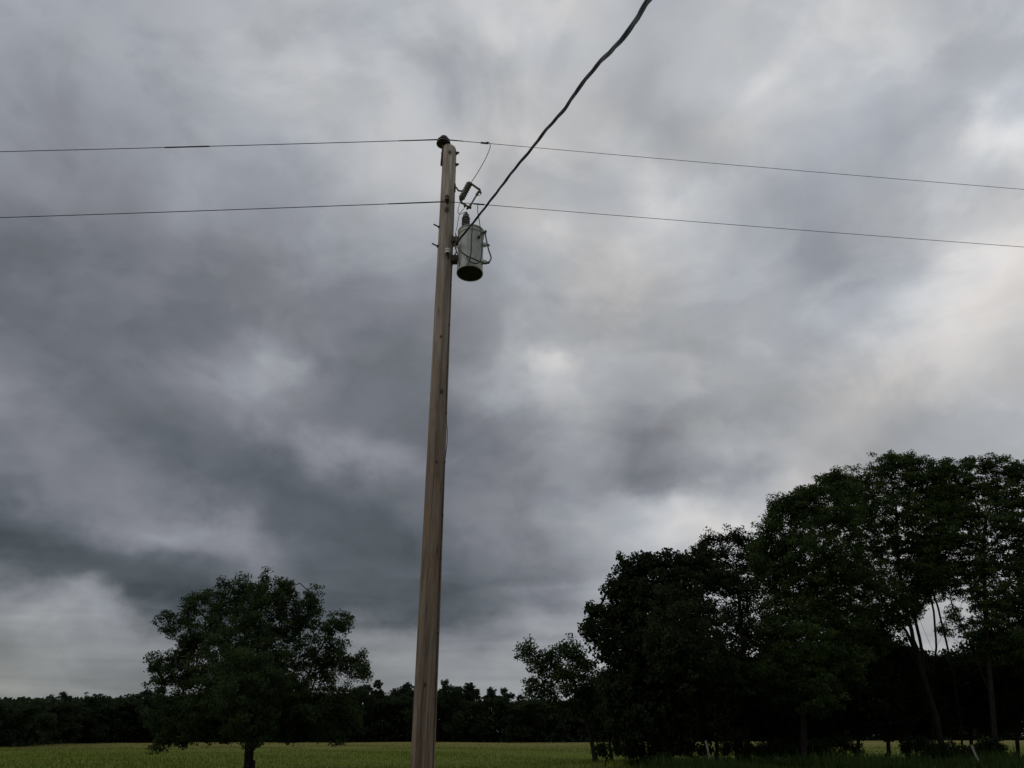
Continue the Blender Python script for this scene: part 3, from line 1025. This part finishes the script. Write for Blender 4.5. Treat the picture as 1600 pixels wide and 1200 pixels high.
for k, (px, Yk, L, lab) in enumerate(shr):
    g = ground_at(px, Yk)
    rngS = np.random.default_rng(140 + k)
    root = thing('shrub', lab, 'shrub', g, 'low shrubs at the foot of the grove')
    lb = px_lobes(rngS, Yk, L)
    stems = [[(g.x, g.y, -.05), (g.x + .1, g.y, .35)]]
    P0, P1, R0, R1, C = grow(rngS, stems, lb, 150, .05, 1.8, .2)
    V, Q = frusta(P0, P1, R0, R1, 5)
    mesh_np('stem', V, Q, BARK, root)
    V, Q = leaves(rngS, C, 22, (.24, .24, .2), .15)
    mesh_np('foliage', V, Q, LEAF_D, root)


# ------------------------------------------------------------------ the far tree line
LEAF_F = mat_leaf('far_tree_leaves', (.016, .026, .013), (.034, .05, .022), clump=.25)
LEAF_P = mat_leaf('far_pine_needles', (.014, .024, .014), (.028, .042, .022), clump=.3)


def far_proto(kind, seed):
    """tree at the origin, about 12 m tall"""
    rng = np.random.default_rng(seed)
    root = thing('distant_pine' if kind == 'pine' else 'distant_tree', '', 'tree')
    if kind == 'pine':
        H = 13.0
        stem = [(0, 0, -.2), (.1, 0, 4), (-.1, .1, 8), (.05, 0, 12)]
        lb = [((rng.normal(0, .8), rng.normal(0, .8), H - 1.1 - 1.0 * i), (1.3 + .45 * i, 1.3 + .45 * i, .95)) for i in range(4)]
        lb += [((2.0 * (1 if seed % 2 else -1), 0, H - 3.2), (1.3, 1.3, .9)), ((-1.2, .5, H - 4.8), (.8, .8, .5))]
        n, per, lf, sp = 220, 26, .40, (.5, .5, .36)
        tr = .18
    else:
        stem = [(0, 0, -.2), (0, 0, 3), (.3, 0, 6), (.2, .2, 8)]
        lb = [((rng.normal(0, 1.9), rng.normal(0, 1.5), 3.0 + 1.2 * i + rng.uniform(-.5, .8)), (rng.uniform(1.6, 2.6), 2.2, rng.uniform(1.3, 1.9))) for i in range(7)]
        n, per, lf, sp = 260, 26, .45, (.75, .75, .5)
        tr = .22
    P0, P1, R0, R1, C = grow(rng, [stem], lb, n, tr, 2.0)
    V, Q = frusta(P0, P1, R0, R1, 4)
    mesh_np('trunk', V, Q, BARK, root)
    V, Q = leaves(rng, C, per, sp, lf, .6)
    mesh_np('crown', V, Q, LEAF_P if kind == 'pine' else LEAF_F, root)
    return root


def copy_tree(o):
    c = o.copy()
    COL.objects.link(c)
    for ch in o.children:
        d = ch.copy()
        COL.objects.link(d)
        d.parent = c
    return c


pines = [far_proto('pine', s) for s in (201, 202, 203, 204)]
brd = [far_proto('broad', s) for s in (211, 212, 213, 214)]
used = set()


def place(proto, px, top, Yd, label, group, rot, wide=1.0, H=13.0):
    g = ground_at(px, Yd)
    tz = at(px, top, Yd).z
    o = proto
    if proto.name in used: o = copy_tree(proto)
    used.add(proto.name)
    o.location = g
    o.rotation_euler = (0, 0, rot)
    s = tz / H
    o.scale = (s * wide, s * wide, s)
    o['label'] = label
    o['group'] = group


pine_spots = [(575, 1062, 'distant pine with round head beside the right edge of the lone field tree'),
              (608, 1074, 'short round-headed distant pine, the second left of the pole'),
              (630, 1066, 'distant pine with broad double head just left of the pole'),
              (690, 1062, 'distant pine with tall round head touching the right side of the pole'),
              (722, 1066, 'distant pine with tall ragged head, left of a close pair'),
              (732, 1068, 'distant pine with slanting head, right of a close pair'),
              (765, 1073, 'distant pine with gappy crown between the close pair and the last round one'),
              (784, 1075, 'distant pine with small oval head, last before the grove'),
              (222, 1072, 'distant pine with spiky top just left of the lone field tree'),
              (80, 1079, 'distant pine with spiky top in the left part of the far tree line'),
              (58, 1085, 'distant pine, shorter, left beside the spiky one on the far left'),
              (810, 1086, 'distant pine low behind the small leaning tree'),
              (905, 1078, 'distant pine hidden behind the small leaning tree and the oak'),
              (1490, 1010, 'distant tall pine showing its head in the gap of sky')]
for k, (px, top, lab) in enumerate(pine_spots):
    Yd = tree_line(px) + 10 + (k * 7) % 9 if px != 1490 else 120
    place(pines[k % 4], px, top, Yd, lab, 'distant pines standing above the far tree line', k * 1.7, .8 + .12 * (k % 3))

rngF = np.random.default_rng(77)
px = -260
k = 0
while px < 1900:
    Yd = tree_line(px) + rngF.uniform(1, 14)
    prof = float(np.interp(px, [-260, 0, 30, 100, 200, 260, 560, 640, 700, 760, 830, 1000, 1900],
                           [1096, 1095, 1092, 1088, 1090, 1084, 1078, 1080, 1084, 1090, 1090, 1088, 1090]))
    place(brd[(k * 7 + k // 3) % 4], px, prof + rngF.choice([-4, 1, 3, 6, 9]) + rngF.uniform(-2, 2), Yd,
          'dark rounded tree in the low continuous part of the far tree line', 'low trees of the far tree line', rngF.uniform(0, 6.28),
          rngF.uniform(.85, 1.7), H=12.2)
    px += rngF.uniform(13, 24)
    k += 1

# the closed wood behind them, one dark mass
def far_wood():
    rng = np.random.default_rng(5)
    n = 9500
    pxs = rng.uniform(-300, 1900, n)
    C = []
    for p in pxs:
        Yd = tree_line(p) + rng.uniform(3, 40)
        g = ground_at(p, Yd)
        top = float(np.interp(p, [-300, 0, 100, 260, 560, 700, 800, 1900], [1100, 1099, 1094, 1092, 1088, 1094, 1098, 1098]))
        h = at(p, top, Yd).z
        C.append((g.x, g.y, .1 + (h - .1) * rng.uniform(0, 1) ** 1.25))
    V, Q = leaves(rng, np.array(C), 22, (2.4, 2.4, 1.0), 1.0, .7)
    o = mesh_np('distant_woodland', V, Q, LEAF_F)
    tag(o, 'unbroken dark woodland mass closing the far side of the field', 'woodland', kind='stuff')


far_wood()

# ------------------------------------------------------------------ fence posts
POST_PALE = mat_simple('silvered_post_wood', (.11, .105, .098), (.24, .225, .21), 14, .9, spec=.1, bump=.6)
for (x0, x1, ytop, Yd, r, lab) in [
    (1111, 1103, 1157, 44, .07, 'pale weathered fence post leaning left in front of the dark oak'),
    (1534, 1518, 1164, 45, .075, 'pale broken fence post leaning left at the right edge beneath the tall trees')]:
    g = ground_at(x0, Yd)
    t = at(x1, ytop, Yd)
    m = MB()
    pts, rs = [], []
    for k in range(9):
        f = k / 8
        p = g.lerp(t, f)
        pts.append((p.x + .02 * math.sin(5 * f + x0), p.y, p.z - .2 * (1 - f)))
        rs.append(r * (1.05 - .25 * f) * (1 + .06 * math.sin(9 * f)))
    m.tube(pts, rs, 10)
    o = m.build('fence_post', POST_PALE)
    tag(o, lab, 'fence post', 'pale fence posts below the grove')

# ------------------------------------------------------------------ utility pole
PY = 7.5                                                    # distance of the pole
p_top = at(702.5, 240, PY)
p_bot = at(660, 1200, PY)
ax = (p_top - p_bot)
POLE_TOP_Z = at(703, 232, PY).z


def pole_c(z):
    return p_bot + ax * ((z - p_bot.z) / ax.z)


def pole_r(z):
    return .118 - (.118 - .102) * (z / POLE_TOP_Z)


def pole_face(px, py, out=0.0):
    """point on the camera side of the pole surface"""
    z = at(px, py, PY - .1).z
    c, r = pole_c(z), pole_r(z)
    p = at(px, py, PY - .1)
    dx = max(-.98, min(.98, (p.x - c.x) / r))
    yy = c.y - math.sqrt(1 - dx * dx) * r - out
    return at(px, py, yy)


base = pole_c(0)
KNOTS = []
for (kx, ky, kr) in [(698, 328, .05), (689, 526, .022), (682, 722, .018), (703, 238, .04), (711, 267, .03), (664, 1070, .02), (690, 612, .03)]:
    q = pole_face(kx, ky)
    KNOTS.append(((q.x - base.x, q.y - base.y, q.z - base.z), kr))
POLE = mat_pole()
STEEL = mat_simple('galvanised_steel', (.09, .088, .085), (.22, .215, .21), 40, .55, .6, .4)
RUST = mat_simple('dark_rusty_steel', (.035, .028, .024), (.10, .07, .05), 45, .7, .4, .3)
DARKP = mat_simple('dark_glazed_porcelain', (.012, .009, .009), (.03, .022, .02), 12, .25, 0, .5, bump=.1)
GREYP = mat_simple('grey_porcelain', (.05, .041, .036), (.105, .09, .08), 18, .35, 0, .5, bump=.1)
WHITEP = mat_simple('pale_porcelain', (.42, .45, .43), (.62, .65, .62), 18, .35, 0, .5, bump=.1)
WIRE = mat_simple('weathered_conductor', (.03, .03, .03), (.07, .068, .066), 60, .6, .3, .3)
BLACK = mat_simple('black_cable_jacket', (.010, .010, .011), (.022, .022, .024), 30, .5, 0, .4)

pole = thing('utility_pole', 'tall weathered round wooden utility pole standing in the field in front of the camera', 'utility pole', base)


def build_pole():
    n, rows = 40, 90
    vs, fs = [], []
    rnd = random.Random(4)
    lump = [[rnd.uniform(-1, 1) for _ in range(8)] for _ in range(14)]
    for i in range(rows + 1):
        z = -.5 + (POLE_TOP_Z + .5) * i / rows
        c, r = pole_c(z), pole_r(z)
        for k in range(n):
            w = 2 * math.pi * k / n
            f = i / rows * 13
            j, t = int(min(f, 12)), f - int(min(f, 12))
            a = lump[j][k * 8 // n] * (1 - t) + lump[j + 1][k * 8 // n] * t
            rr = r * (1 + .006 * a + .008 * math.sin(2 * w + .9 * z) )
            # roof cut: the top slopes a little to the right and is worn round
            zz = z
            if i == rows: zz, rr = z - .02 * math.cos(w), rr * .90
            if i == rows - 1: zz, rr = POLE_TOP_Z - .045 - .02 * math.cos(w), rr * .985
            vs.append((c.x + math.cos(w) * rr, c.y + math.sin(w) * rr, zz))
    for i in range(rows):
        for k in range(n):
            k2 = (k + 1) % n
            fs.append((i * n + k, i * n + k2, (i + 1) * n + k2, (i + 1) * n + k))
    vs.append(tuple(pole_c(POLE_TOP_Z) + Vector((0, 0, .008))))
    for k in range(n):
        fs.append((rows * n + k, rows * n + (k + 1) % n, len(vs) - 1))
    m = MB()
    m.add(vs, fs)
    m.build('shaft', POLE, pole, sharp=60)


build_pole()


def bolt(p0, p1, r, parent, head=True, mat=RUST, name='bolt'):
    m = MB()
    m.tube([p0, p1], r, 8)
    d = (Vector(p1) - Vector(p0)).normalized()
    if head:
        m.lathe([(r * 2.1, 0), (r * 2.1, r * 1.6)], Vector(p1) - d * r * 3.2, d, 6)
        m.lathe([(r * 2.8, 0), (r * 2.8, r * .5)], Vector(p1) - d * r * 4.5, d, 10)
    return m.build(name, mat, parent, smooth=False)


# pole-top bracket bolts that come out right, heads left
for (ya, yb) in ((241, 239.5), (259, 257.5)):
    z = at(716, ya, PY).z
    c, r = pole_c(z), pole_r(z)
    bolt(c + Vector((r - .03, -.01, 0)), c + Vector((r + .045, -.03, .005)), .011, pole)
    bolt(c + Vector((-r + .03, -.01, .0)), c + Vector((-r - .022, -.02, -.005)), .014, pole)
# long bolt ends on the left side, at the transformer hanger
for (a, b) in (((691, 357), (677.5, 350.5)), ((689, 387), (675, 380.5))):
    m = MB()
    q0, q1 = at(*a, PY - .03), at(*b, PY - .06)
    m.tube([q0, q1], .0105, 8)
    d = (q1 - q0).normalized()
    m.lathe([(.028, 0), (.028, .008)], q0 + d * .035, d, 8)
    m.lathe([(.02, 0), (.02, .016)], q0 + d * .044, d, 6)
    m.build('bolt', RUST, pole, smooth=False)
# ground wire down the right front of the pole, with staples
pts = []
for k in range(60):
    z = 7.3 - k * .125
    c, r = pole_c(z), pole_r(z)
    w = R(-28 + 2.5 * math.sin(z * 1.9))
    bulge = .006 + (.03 * math.exp(-((z - 4.72) / .22) ** 2))
    pts.append((c.x + math.cos(w) * (r + bulge), c.y + math.sin(w) * (r + bulge), z))
m = MB(); m.tube(pts, .0045, 6)
m.build('ground_wire', RUST, pole)
for k in range(12):
    i = 3 + k * 5
    if i < len(pts):
        q = Vector(pts[i]); c = pole_c(q.z)
        d = Vector((q.x - c.x, q.y - c.y, 0)).normalized()
        s = Vector((-d.y, d.x, 0))
        m = MB()
        m.tube([q - d * .02 - s * .010, q + d * .008 - s * .008, q + d * .012, q + d * .008 + s * .008, q - d * .02 + s * .010], .0035, 6)
        m.build('staple', RUST, pole)

# ---- pin insulator at the pole top
ib = at(693, 226, PY - .02)
pin = thing('pin_insulator', 'black pin insulator with round sheds on the pole top under the upper wire', 'insulator', ib)
zc0 = ib.z
m = MB()
prof = [(.040, -.01), (.082, -.006), (.108, .012), (.104, .03), (.068, .038), (.064, .048), (.100, .056), (.098, .072), (.068, .084), (.060, .096), (.040, .10),
        (.038, .108), (.056, .116), (.060, .134), (.038, .152), (.0, .156)]
m.lathe(prof, ib, (0, -.04, 1), 36)
m.build('porcelain_body', DARKP, pin)
m = MB()
bx = pole_c(zc0 - .3)
m.bar((ib.x - .005, ib.y, zc0 - .005), (bx.x - pole_r(zc0) - .012, ib.y - .01, zc0 - .42), .055, .018, (1, 0, .2))
m.tube([(ib.x, ib.y, zc0 - .05), (ib.x, ib.y, zc0 + .02)], .022, 12)
m.build('bracket', RUST, pin)

# ---- conductors
wt = Vector((ib.x, ib.y, zc0 + .108))


def span_left(py0, end, yd0):
    """from the pole out to the left, through the left picture edge"""
    q = at(0, py0, yd0)
    pts = []
    d = q - end
    for k in range(0, 41):
        f = k / 40 * 5.5
        p = end + d * f
        p.z = end.z + (d.z) * f + .006 * d.length * (f * f - f) * .8
        pts.append(p)
    return pts


def span_right(py1, end, yd1):
    q = at(1600, py1, yd1)
    d = q - end
    pts = []
    for k in range(0, 41):
        f = k / 40 * 5.0
        p = end + d * f
        p.z = end.z + d.z * f + .0055 * d.length * (f * f - f)
        pts.append(p)
    return pts


pL = span_left(237, wt, 7.48)
pR = span_right(296, wt, 8.4)
up_w = thing('overhead_wire', 'upper thin overhead wire running over the pole top from left edge to right edge', 'overhead wire', wt, 'overhead wires strung across the sky')
m = MB()
m.tube(list(reversed(pL)) + pR[1:], [.0054] * len(pL) + [.0037] * (len(pR) - 1), 8)
m.build('conductor', WIRE, up_w)
# splice sleeve on the left span, armour rods and the tap clamp
def along(pts, px):
    """point of a wire whose photo x is px"""
    best = None
    for a, b in zip(pts, pts[1:]):
        for k in range(40):
            p = a.lerp(b, k / 40)
            c = p - Vector((0, 0, EYE))
            fw = c.y * CP + c.z * SP
            if fw < .3: continue
            x = 800 + F * c.x / fw
            if best is None or abs(x - px) < best[0]: best = (abs(x - px), p.copy())
    return best[1]


m = MB()
a, b = along(pL, 256), along(pL, 329)
m.tube([a, a.lerp(b, .03), a.lerp(b, .97), b], [.006, .0105, .0105, .006], 10)
m.build('splice_sleeve', BLACK, up_w)
m = MB()
a, b = along(pL, 622), along(pR, 724)
m.tube([a, along(pL, 655), wt, along(pR, 710), b], [.0075, .009, .011, .009, .0075], 10)
m.build('armour_rod', WIRE, up_w)
tapU = along(pR, 758)
m = MB()
a, b = along(pR, 751), along(pR, 763)
m.tube([a, b], .014, 8)
m.build('tap_clamp', RUST, up_w)

nt_p = pole_face(699, 315, .055)
nL = span_left(340, nt_p, 7.34)
nR = span_right(386, nt_p, 8.25)
lo_w = thing('overhead_wire', 'lower thin overhead wire crossing the front of the pole above the transformer', 'overhead wire', nt_p, 'overhead wires strung across the sky')
m = MB()
m.tube(list(reversed(nL)) + nR[1:], [.0054] * len(nL) + [.0037] * (len(nR) - 1), 8)
m.build('conductor', WIRE, lo_w)
m = MB()
m.tube([along(nL, 607), along(nL, 640), nt_p, ], [.0075, .009, .009], 10)
m.tube([along(nR, 738), along(nR, 740), along(nR, 756), along(nR, 758)], [.006, .011, .011, .006], 10)
m.build('wire_wrap', WIRE, lo_w)

# spool insulator with clevis on the pole front, holding the lower wire
sc_ = pole_face(699, 313, .0)
sp = thing('spool_insulator', 'small brown spool insulator on the pole front where the lower wire crosses', 'insulator', sc_)
m = MB()
m.lathe([(.02, -.034), (.036, -.032), (.036, -.018), (.024, -.008), (.024, .008), (.036, .018), (.036, .032), (.02, .034)], sc_ + Vector((0, -.048, -.005)), (0, 0, 1), 20)
m.build('spool', GREYP, sp)
m = MB()
for s in (-1, 1):
    m.bar(sc_ + Vector((0, .01, s * .043 - .005)), sc_ + Vector((0, -.075, s * .043 - .005)), .034, .006)
m.bar(sc_ + Vector((0, -.002, -.06)), sc_ + Vector((0, -.002, .05)), .04, .008, (0, 1, 0))
m.tube([sc_ + Vector((0, -.048, -.06)), sc_ + Vector((0, -.048, .05))], .008, 8)
m.build('clevis', RUST, sp)
# lower pale spool
s2_ = pole_face(700, 396, .0)
sp2 = thing('spool_insulator', 'small pale spool insulator on the pole front level with the transformer', 'insulator', s2_)
m = MB()
m.lathe([(.018, -.036), (.036, -.034), (.036, -.016), (.026, -.008), (.026, .008), (.036, .016), (.036, .034), (.018, .036)], s2_ + Vector((0, -.045, .0)), (0, 0, 1), 20)
m.build('spool', WHITEP, sp2)
m = MB()
m.bar(s2_ + Vector((0, .004, .05)), s2_ + Vector((0, .004, -.10)), .03, .01, (0, 1, 0))
m.tube([s2_ + Vector((0, -.045, -.075)), s2_ + Vector((0, -.045, .05))], .008, 8)
m.bar(s2_ + Vector((0, .01, -.044)), s2_ + Vector((0, -.07, -.044)), .03, .006)
m.bar(s2_ + Vector((0, .01, .044)), s2_ + Vector((0, -.07, .044)), .03, .006)
m.build('clevis', RUST, sp2)

# ---- transformer
TC = at(734, 428, 7.47)
TR, TZ0, TZ1 = .178, TC.z, at(734, 351, 7.47 - .178).z


def mat_tank():
    m, nt, out = mat_new('faded_grey_green_paint')
    tc = nt.new('ShaderNodeTexCoord').outputs['Object']
    n = nt.noise(tc, 9, 5, .6)
    st = nt.noise(nt.vmath('MULTIPLY', tc, (16, 16, 1.2)), 1.5, 5, .6)
    col = nt.mix(nt.ramp(n, [(.3, 0), (.7, 1)]), (.275, .285, .268), (.375, .38, .365))
    col = nt.mix(nt.ramp(st, [(.55, 0), (.75, .5)]), col, (.20, .19, .16))
    sepz = nt.new('ShaderNodeSeparateXYZ')
    nt.put(sepz.inputs[0], tc)
    rim = nt.math('ADD', nt.ramp(nt.math('DIVIDE', sepz.outputs['Z'], .69), [(.0, .8), (.10, .1), (.80, 0), (1, .75)]), nt.math('MULTIPLY', nt.math('SUBTRACT', st, .5), 1.6), clamp=True)
    col = nt.mix(nt.math('MULTIPLY', rim, .5), col, (.13, .095, .065))
    principled(nt, out, col, .5, 0, .4, bump=n, bump_d=.002, bump_s=.2)
    return m


TANK = mat_tank()
UNDER = mat_simple('dark_tank_bottom', (.016, .016, .016), (.034, .033, .033), 14, .8)
tr = thing('transformer', 'grey green cylindrical pole transformer with dark round bottom hung on the right of the pole', 'transformer', TC)
H = TZ1 - TZ0
m = MB()
m.lathe([(TR - .012, .012), (TR - .003, .0), (TR, .004), (TR, .02), (TR - .004, .03), (TR - .004, H - .075), (TR + .004, H - .07), (TR + .004, H - .02), (TR - .001, H - .012)], TC, (0, 0, 1), 48)
m.build('tank', TANK, tr)
m = MB()
m.lathe([(.01, .008), (TR - .014, .010), (TR - .014, .013)], TC, (0, 0, 1), 48)
m.build('tank_bottom', UNDER, tr)
m = MB()
m.lathe([(TR + .008, H - .012), (TR + .010, H + .004), (TR - .01, H + .018), (TR * .7, H + .036), (TR * .3, H + .046), (0, H + .048)], TC, (0, 0, 1), 48)
m.build('lid', TANK, tr)
bz = Vector((at(728, 343, 7.42).x, 7.42, TZ1 + .03))
bt = at(728, 335, 7.42)
hb = bt.z - bz.z
prof = [(.052, -.02), (.052, .03)]
for k in range(4):
    f = .04 + (hb - .09) * k / 4
    prof += [(.040, f), (.058, f + .012), (.056, f + .022), (.038, f + .034)]
prof += [(.036, hb - .05), (.044, hb - .03), (.040, hb - .01), (.02, hb)]
m = MB()
m.lathe(prof, bz, (0, 0, 1), 28)
m.build('bushing', GREYP, tr)
m = MB()
m.tube([bz + Vector((0, 0, hb - .01)), bz + Vector((0, 0, hb + .045))], .011, 8)
m.lathe([(.022, 0), (.022, .02)], bz + Vector((0, 0, hb + .012)), (0, 0, 1), 6)
m.build('bushing_terminal', STEEL, tr)
# low voltage bushings on the right side
for (bx_, by_) in ((757, 382), (757, 409)):
    p = at(bx_ - 5, by_, 7.42)
    d = Vector((1, -.15, -.25)).normalized()
    m = MB()
    m.lathe([(.030, 0), (.036, .012), (.036, .03), (.028, .036), (.034, .045), (.034, .06), (.024, .068), (.018, .085)], p, d, 20)
    m.build('side_bushing', WHITEP, tr)
    m = MB()
    m.tube([p + d * .08, p + d * .12], .010, 8)
    m.lathe([(.02, .095), (.02, .112)], p, d, 6)
    m.build('side_terminal', STEEL, tr)
p = at(753, 364, 7.40)
m = MB()
m.bar(p, p + Vector((.06, -.01, .0)), .03, .02)
m.tube([p + Vector((.05, 0, -.03)), p + Vector((.05, 0, .045))], .009, 8)
m.lathe([(.018, 0), (.018, .014)], p + Vector((.05, 0, .02)), (0, 0, 1), 6)
m.build('lid_clamp', RUST, tr)
# hanger lugs between tank and pole
for zz in (TZ0 + H * .80, TZ0 + H * .34):
    c = pole_c(zz)
    m = MB()
    a = Vector((c.x + pole_r(zz) - .015, PY - .03, zz))
    b = Vector((TC.x - TR + .02, PY - .03, zz))
    for s in (-1, 1):
        m.bar(a + Vector((0, s * .045, 0)), b + Vector((0, s * .045, 0)), .012, .09)
    m.bar(b + Vector((.0, -.06, -.05)), b + Vector((.0, .06, -.05)), .02, .05)
    m.bar(a + Vector((.012, 0, -.07)), a + Vector((.012, 0, .07)), .10, .014, (1, 0, 0))
    m.build('hanger_lug', RUST, tr)
# name-plate side tap changer, small boss on the front
m = MB()
q = at(748, 371, 7.47 - TR * .85)
m.lathe([(.022, 0), (.022, .02), (.012, .026)], q, (.35, -1, 0), 14)
m.build('front_boss', RUST, tr)

# ---- fused cutout
ct0, ct1 = at(734.5, 285, 7.36), at(719.5, 313, 7.40)
co = thing('fuse_cutout', 'fused cutout switch with slanting ribbed porcelain body above the transformer', 'fuse cutout', ct0)
d = (ct1 - ct0)
Lc = d.length
prof = [(.016, 0), (.030, .006)]
nsh = 7
for k in range(nsh):
    f = .02 + (Lc - .05) * k / nsh
    s_ = (Lc - .05) / nsh
    prof += [(.036, f), (.047, f + s_ * .35), (.046, f + s_ * .6), (.036, f + s_ * .9)]
prof += [(.03, Lc - .012), (.016, Lc)]
m = MB(); m.lathe(prof, ct0, d, 28)
m.build('porcelain_body', GREYP, co)
mid = ct0.lerp(ct1, .48)
m = MB()
m.lathe([(.036, -.016), (.038, -.012), (.038, .012), (.036, .016)], mid, d, 24)
pa = at(713, 293, PY - .03)
m.tube(spline([pa, at(717, 298, 7.42), mid], 5), .013, 8)
m.bar(pa + Vector((-.015, 0, -.07)), pa + Vector((-.015, 0, .06)), .05, .012, (1, 0, 0))
m.build('mounting_bracket', RUST, co)
arm = at(750, 297, 7.30)
m = MB()
m.bar(ct0 + Vector((0, 0, -.01)), arm, .03, .026)
m.bar(arm + Vector((-.02, 0, .03)), arm + Vector((.012, 0, -.05)), .026, .024, (0, 1, 0))
m.tube([arm + Vector((-.03, -.01, -.03)), arm + Vector((.02, -.01, -.075))], .008, 6)
ring = [arm + Vector((-.012 + .025 * math.sin(t), -.01, -.085 + .025 * math.cos(t))) for t in [k * math.pi / 6 for k in range(13)]]
m.tube(ring, .004, 6)
m.build('top_contact', RUST, co)
hin = at(733, 324, 7.33)
m = MB()
m.bar(ct1, at(722, 318, 7.38), .03, .024)
m.bar(at(722, 317, 7.38), hin, .034, .022)
m.lathe([(.018, -.03), (.018, .03)], hin, (1, .5, 0), 12)
m.lathe([(.014, -.03), (.014, .03)], at(726, 321, 7.36), (0, 0, 1), 10)
m.bar(hin + Vector((.004, 0, .0)), hin + Vector((-.035, 0, -.03)), .03, .016)
m.build('hinge', RUST, co)
ft = at(747, 301, 7.30)
m = MB()
m.tube([ft, hin], .0125, 12)
m.lathe([(.018, 0), (.02, .012), (.02, .045), (.016, .05)], ft, hin - ft, 14)
m.lathe([(.018, -.06), (.018, -.01)], hin, hin - ft, 12)
m.build('fuse_tube', GREYP, co)


# ---- leads
def lead(name, label, pts, r, mat=WIRE, cat='wire', grp=None, n=8):
    P = [Vector(p) if not isinstance(p, tuple) or len(p) != 3 else at(*p) for p in pts]
    m = MB()
    m.tube(spline(P, n), r, 8)
    o = m.build(name, mat)
    return tag(o, label, cat, grp)


lead('jumper_wire', 'thin jumper wire hanging from the upper wire down to the fused cutout',
     [tapU, (763, 222, 7.55), (766, 229, 7.54), (760, 245, 7.50), (748, 267, 7.42), (737, 284, 7.37), ct0 + Vector((.02, 0, 0))], .0055)
lead('bushing_lead', 'thin curling lead from the cutout hinge to the bushing on the transformer lid',
     [(719, 317, 7.38), (716, 325, 7.36), (716, 333, 7.35), (720, 334.5, 7.36), (725, 332, 7.4), (727.5, 331.5, 7.42), bz + Vector((0, 0, hb + .03))], .0045)
lead('arrester_lead', 'thin lead dropping from the cutout along the gap between pole and transformer',
     [(725, 326, 7.37), (719, 333, 7.36), (716.5, 340, 7.37), (714, 355, 7.42), (711, 366, 7.44)], .004)
nc = along(nR, 748)
lead('neutral_lead', 'thin lead from the lower wire down behind the cable to the transformer lid',
     [nc, (746.5, 322, 7.45), (746.5, 331, 7.4), (749, 346, 7.32), (751, 362, 7.27), (750, 372, 7.28)], .0055)
lead('secondary_lead', 'black lead running down the front of the transformer tank',
     [(738, 354, 7.24), (736.5, 375, 7.25), (736, 395, 7.26), (733, 408, 7.26), (730, 414, 7.27)], .008, BLACK)
lead('secondary_lead', 'black lead looping under the tank front and up its right side bushings',
     [(712, 383, 7.33), (718, 391, 7.28), (728, 399, 7.25), (741, 405, 7.25), (753, 410, 7.27), (760, 412, 7.28), (766, 407, 7.28), (767, 401, 7.28),
      (764, 392, 7.28), (761, 380, 7.30), (759, 370, 7.34), (758, 363, 7.37)], .0095, BLACK)
lead('secondary_lead', 'black lead down the right front of the tank and back across its lower part',
     [(750, 356, 7.28), (753, 370, 7.28), (753, 392, 7.27), (750, 408, 7.25), (743, 411.5, 7.24), (735, 409, 7.24), (729, 402, 7.25)], .008, BLACK)
lead('secondary_lead', 'black lead hugging the left edge of the tank below the cable clamp',
     [(712, 390, 7.33), (715, 397, 7.33), (717, 408, 7.34), (719, 419, 7.36)], .006, BLACK)
lead('secondary_lead', 'short black lead bunched at the cable clamp between pole and tank',
     [(712, 366, 7.36), (714, 376, 7.33), (711, 384, 7.34), (713, 393, 7.34), (710, 399, 7.36)], .009, BLACK)

# ---- service cable: three strands twisted together, from the pole to a house behind the camera
P = [at(712, 381, 7.36), at(725, 365, 7.08), at(740, 347, 6.75), at(756, 327, 6.40), at(772, 306, 6.02), at(802, 267, 5.3), at(830, 233, 4.75), at(851, 206, 4.35), at(880, 173, 3.85),
     at(902, 141, 3.45), at(936, 99, 2.98), at(962, 72, 2.60), at(990, 38, 2.30), at(1014, 0, 1.98)]
dlast = (P[-1] - P[-3]).normalized()
P += [P[-1] + dlast * 1.0 + Vector((0, 0, -.02)), P[-1] + dlast * 3 + Vector((0, 0, .0)), P[-1] + dlast * 7 + Vector((0, 0, .1))]
path = spline(P, 26)
cab = thing('service_cable', 'thick black twisted service cable sweeping from the transformer to the top of the photo', 'cable', P[0])
acc = 0.0
ph = [[], [], []]
for i, p in enumerate(path):
    t = (path[min(i + 1, len(path) - 1)] - path[max(i - 1, 0)]).normalized()
    if i: acc += (p - path[i - 1]).length
    a = t.cross(Vector((0, 0, 1))).normalized()
    b = a.cross(t)
    for k in range(3):
        w = acc * 2 * math.pi / 1.25 + k * 2 * math.pi / 3
        rr = .0078 if k < 2 else .0074
        ph[k].append(p + (a * math.cos(w) + b * math.sin(w)) * rr)
for k in range(3):
    m = MB()
    m.tube(ph[k], .0080 if k < 2 else .0060, 10)
    m.build('strand', BLACK, cab)
m = MB()
m.tube([P[0] + Vector((-.05, .03, -.02)), P[0], P[1].lerp(P[0], .5)], [.016, .018, .012], 10)
m.build('cable_clamp', RUST, cab)
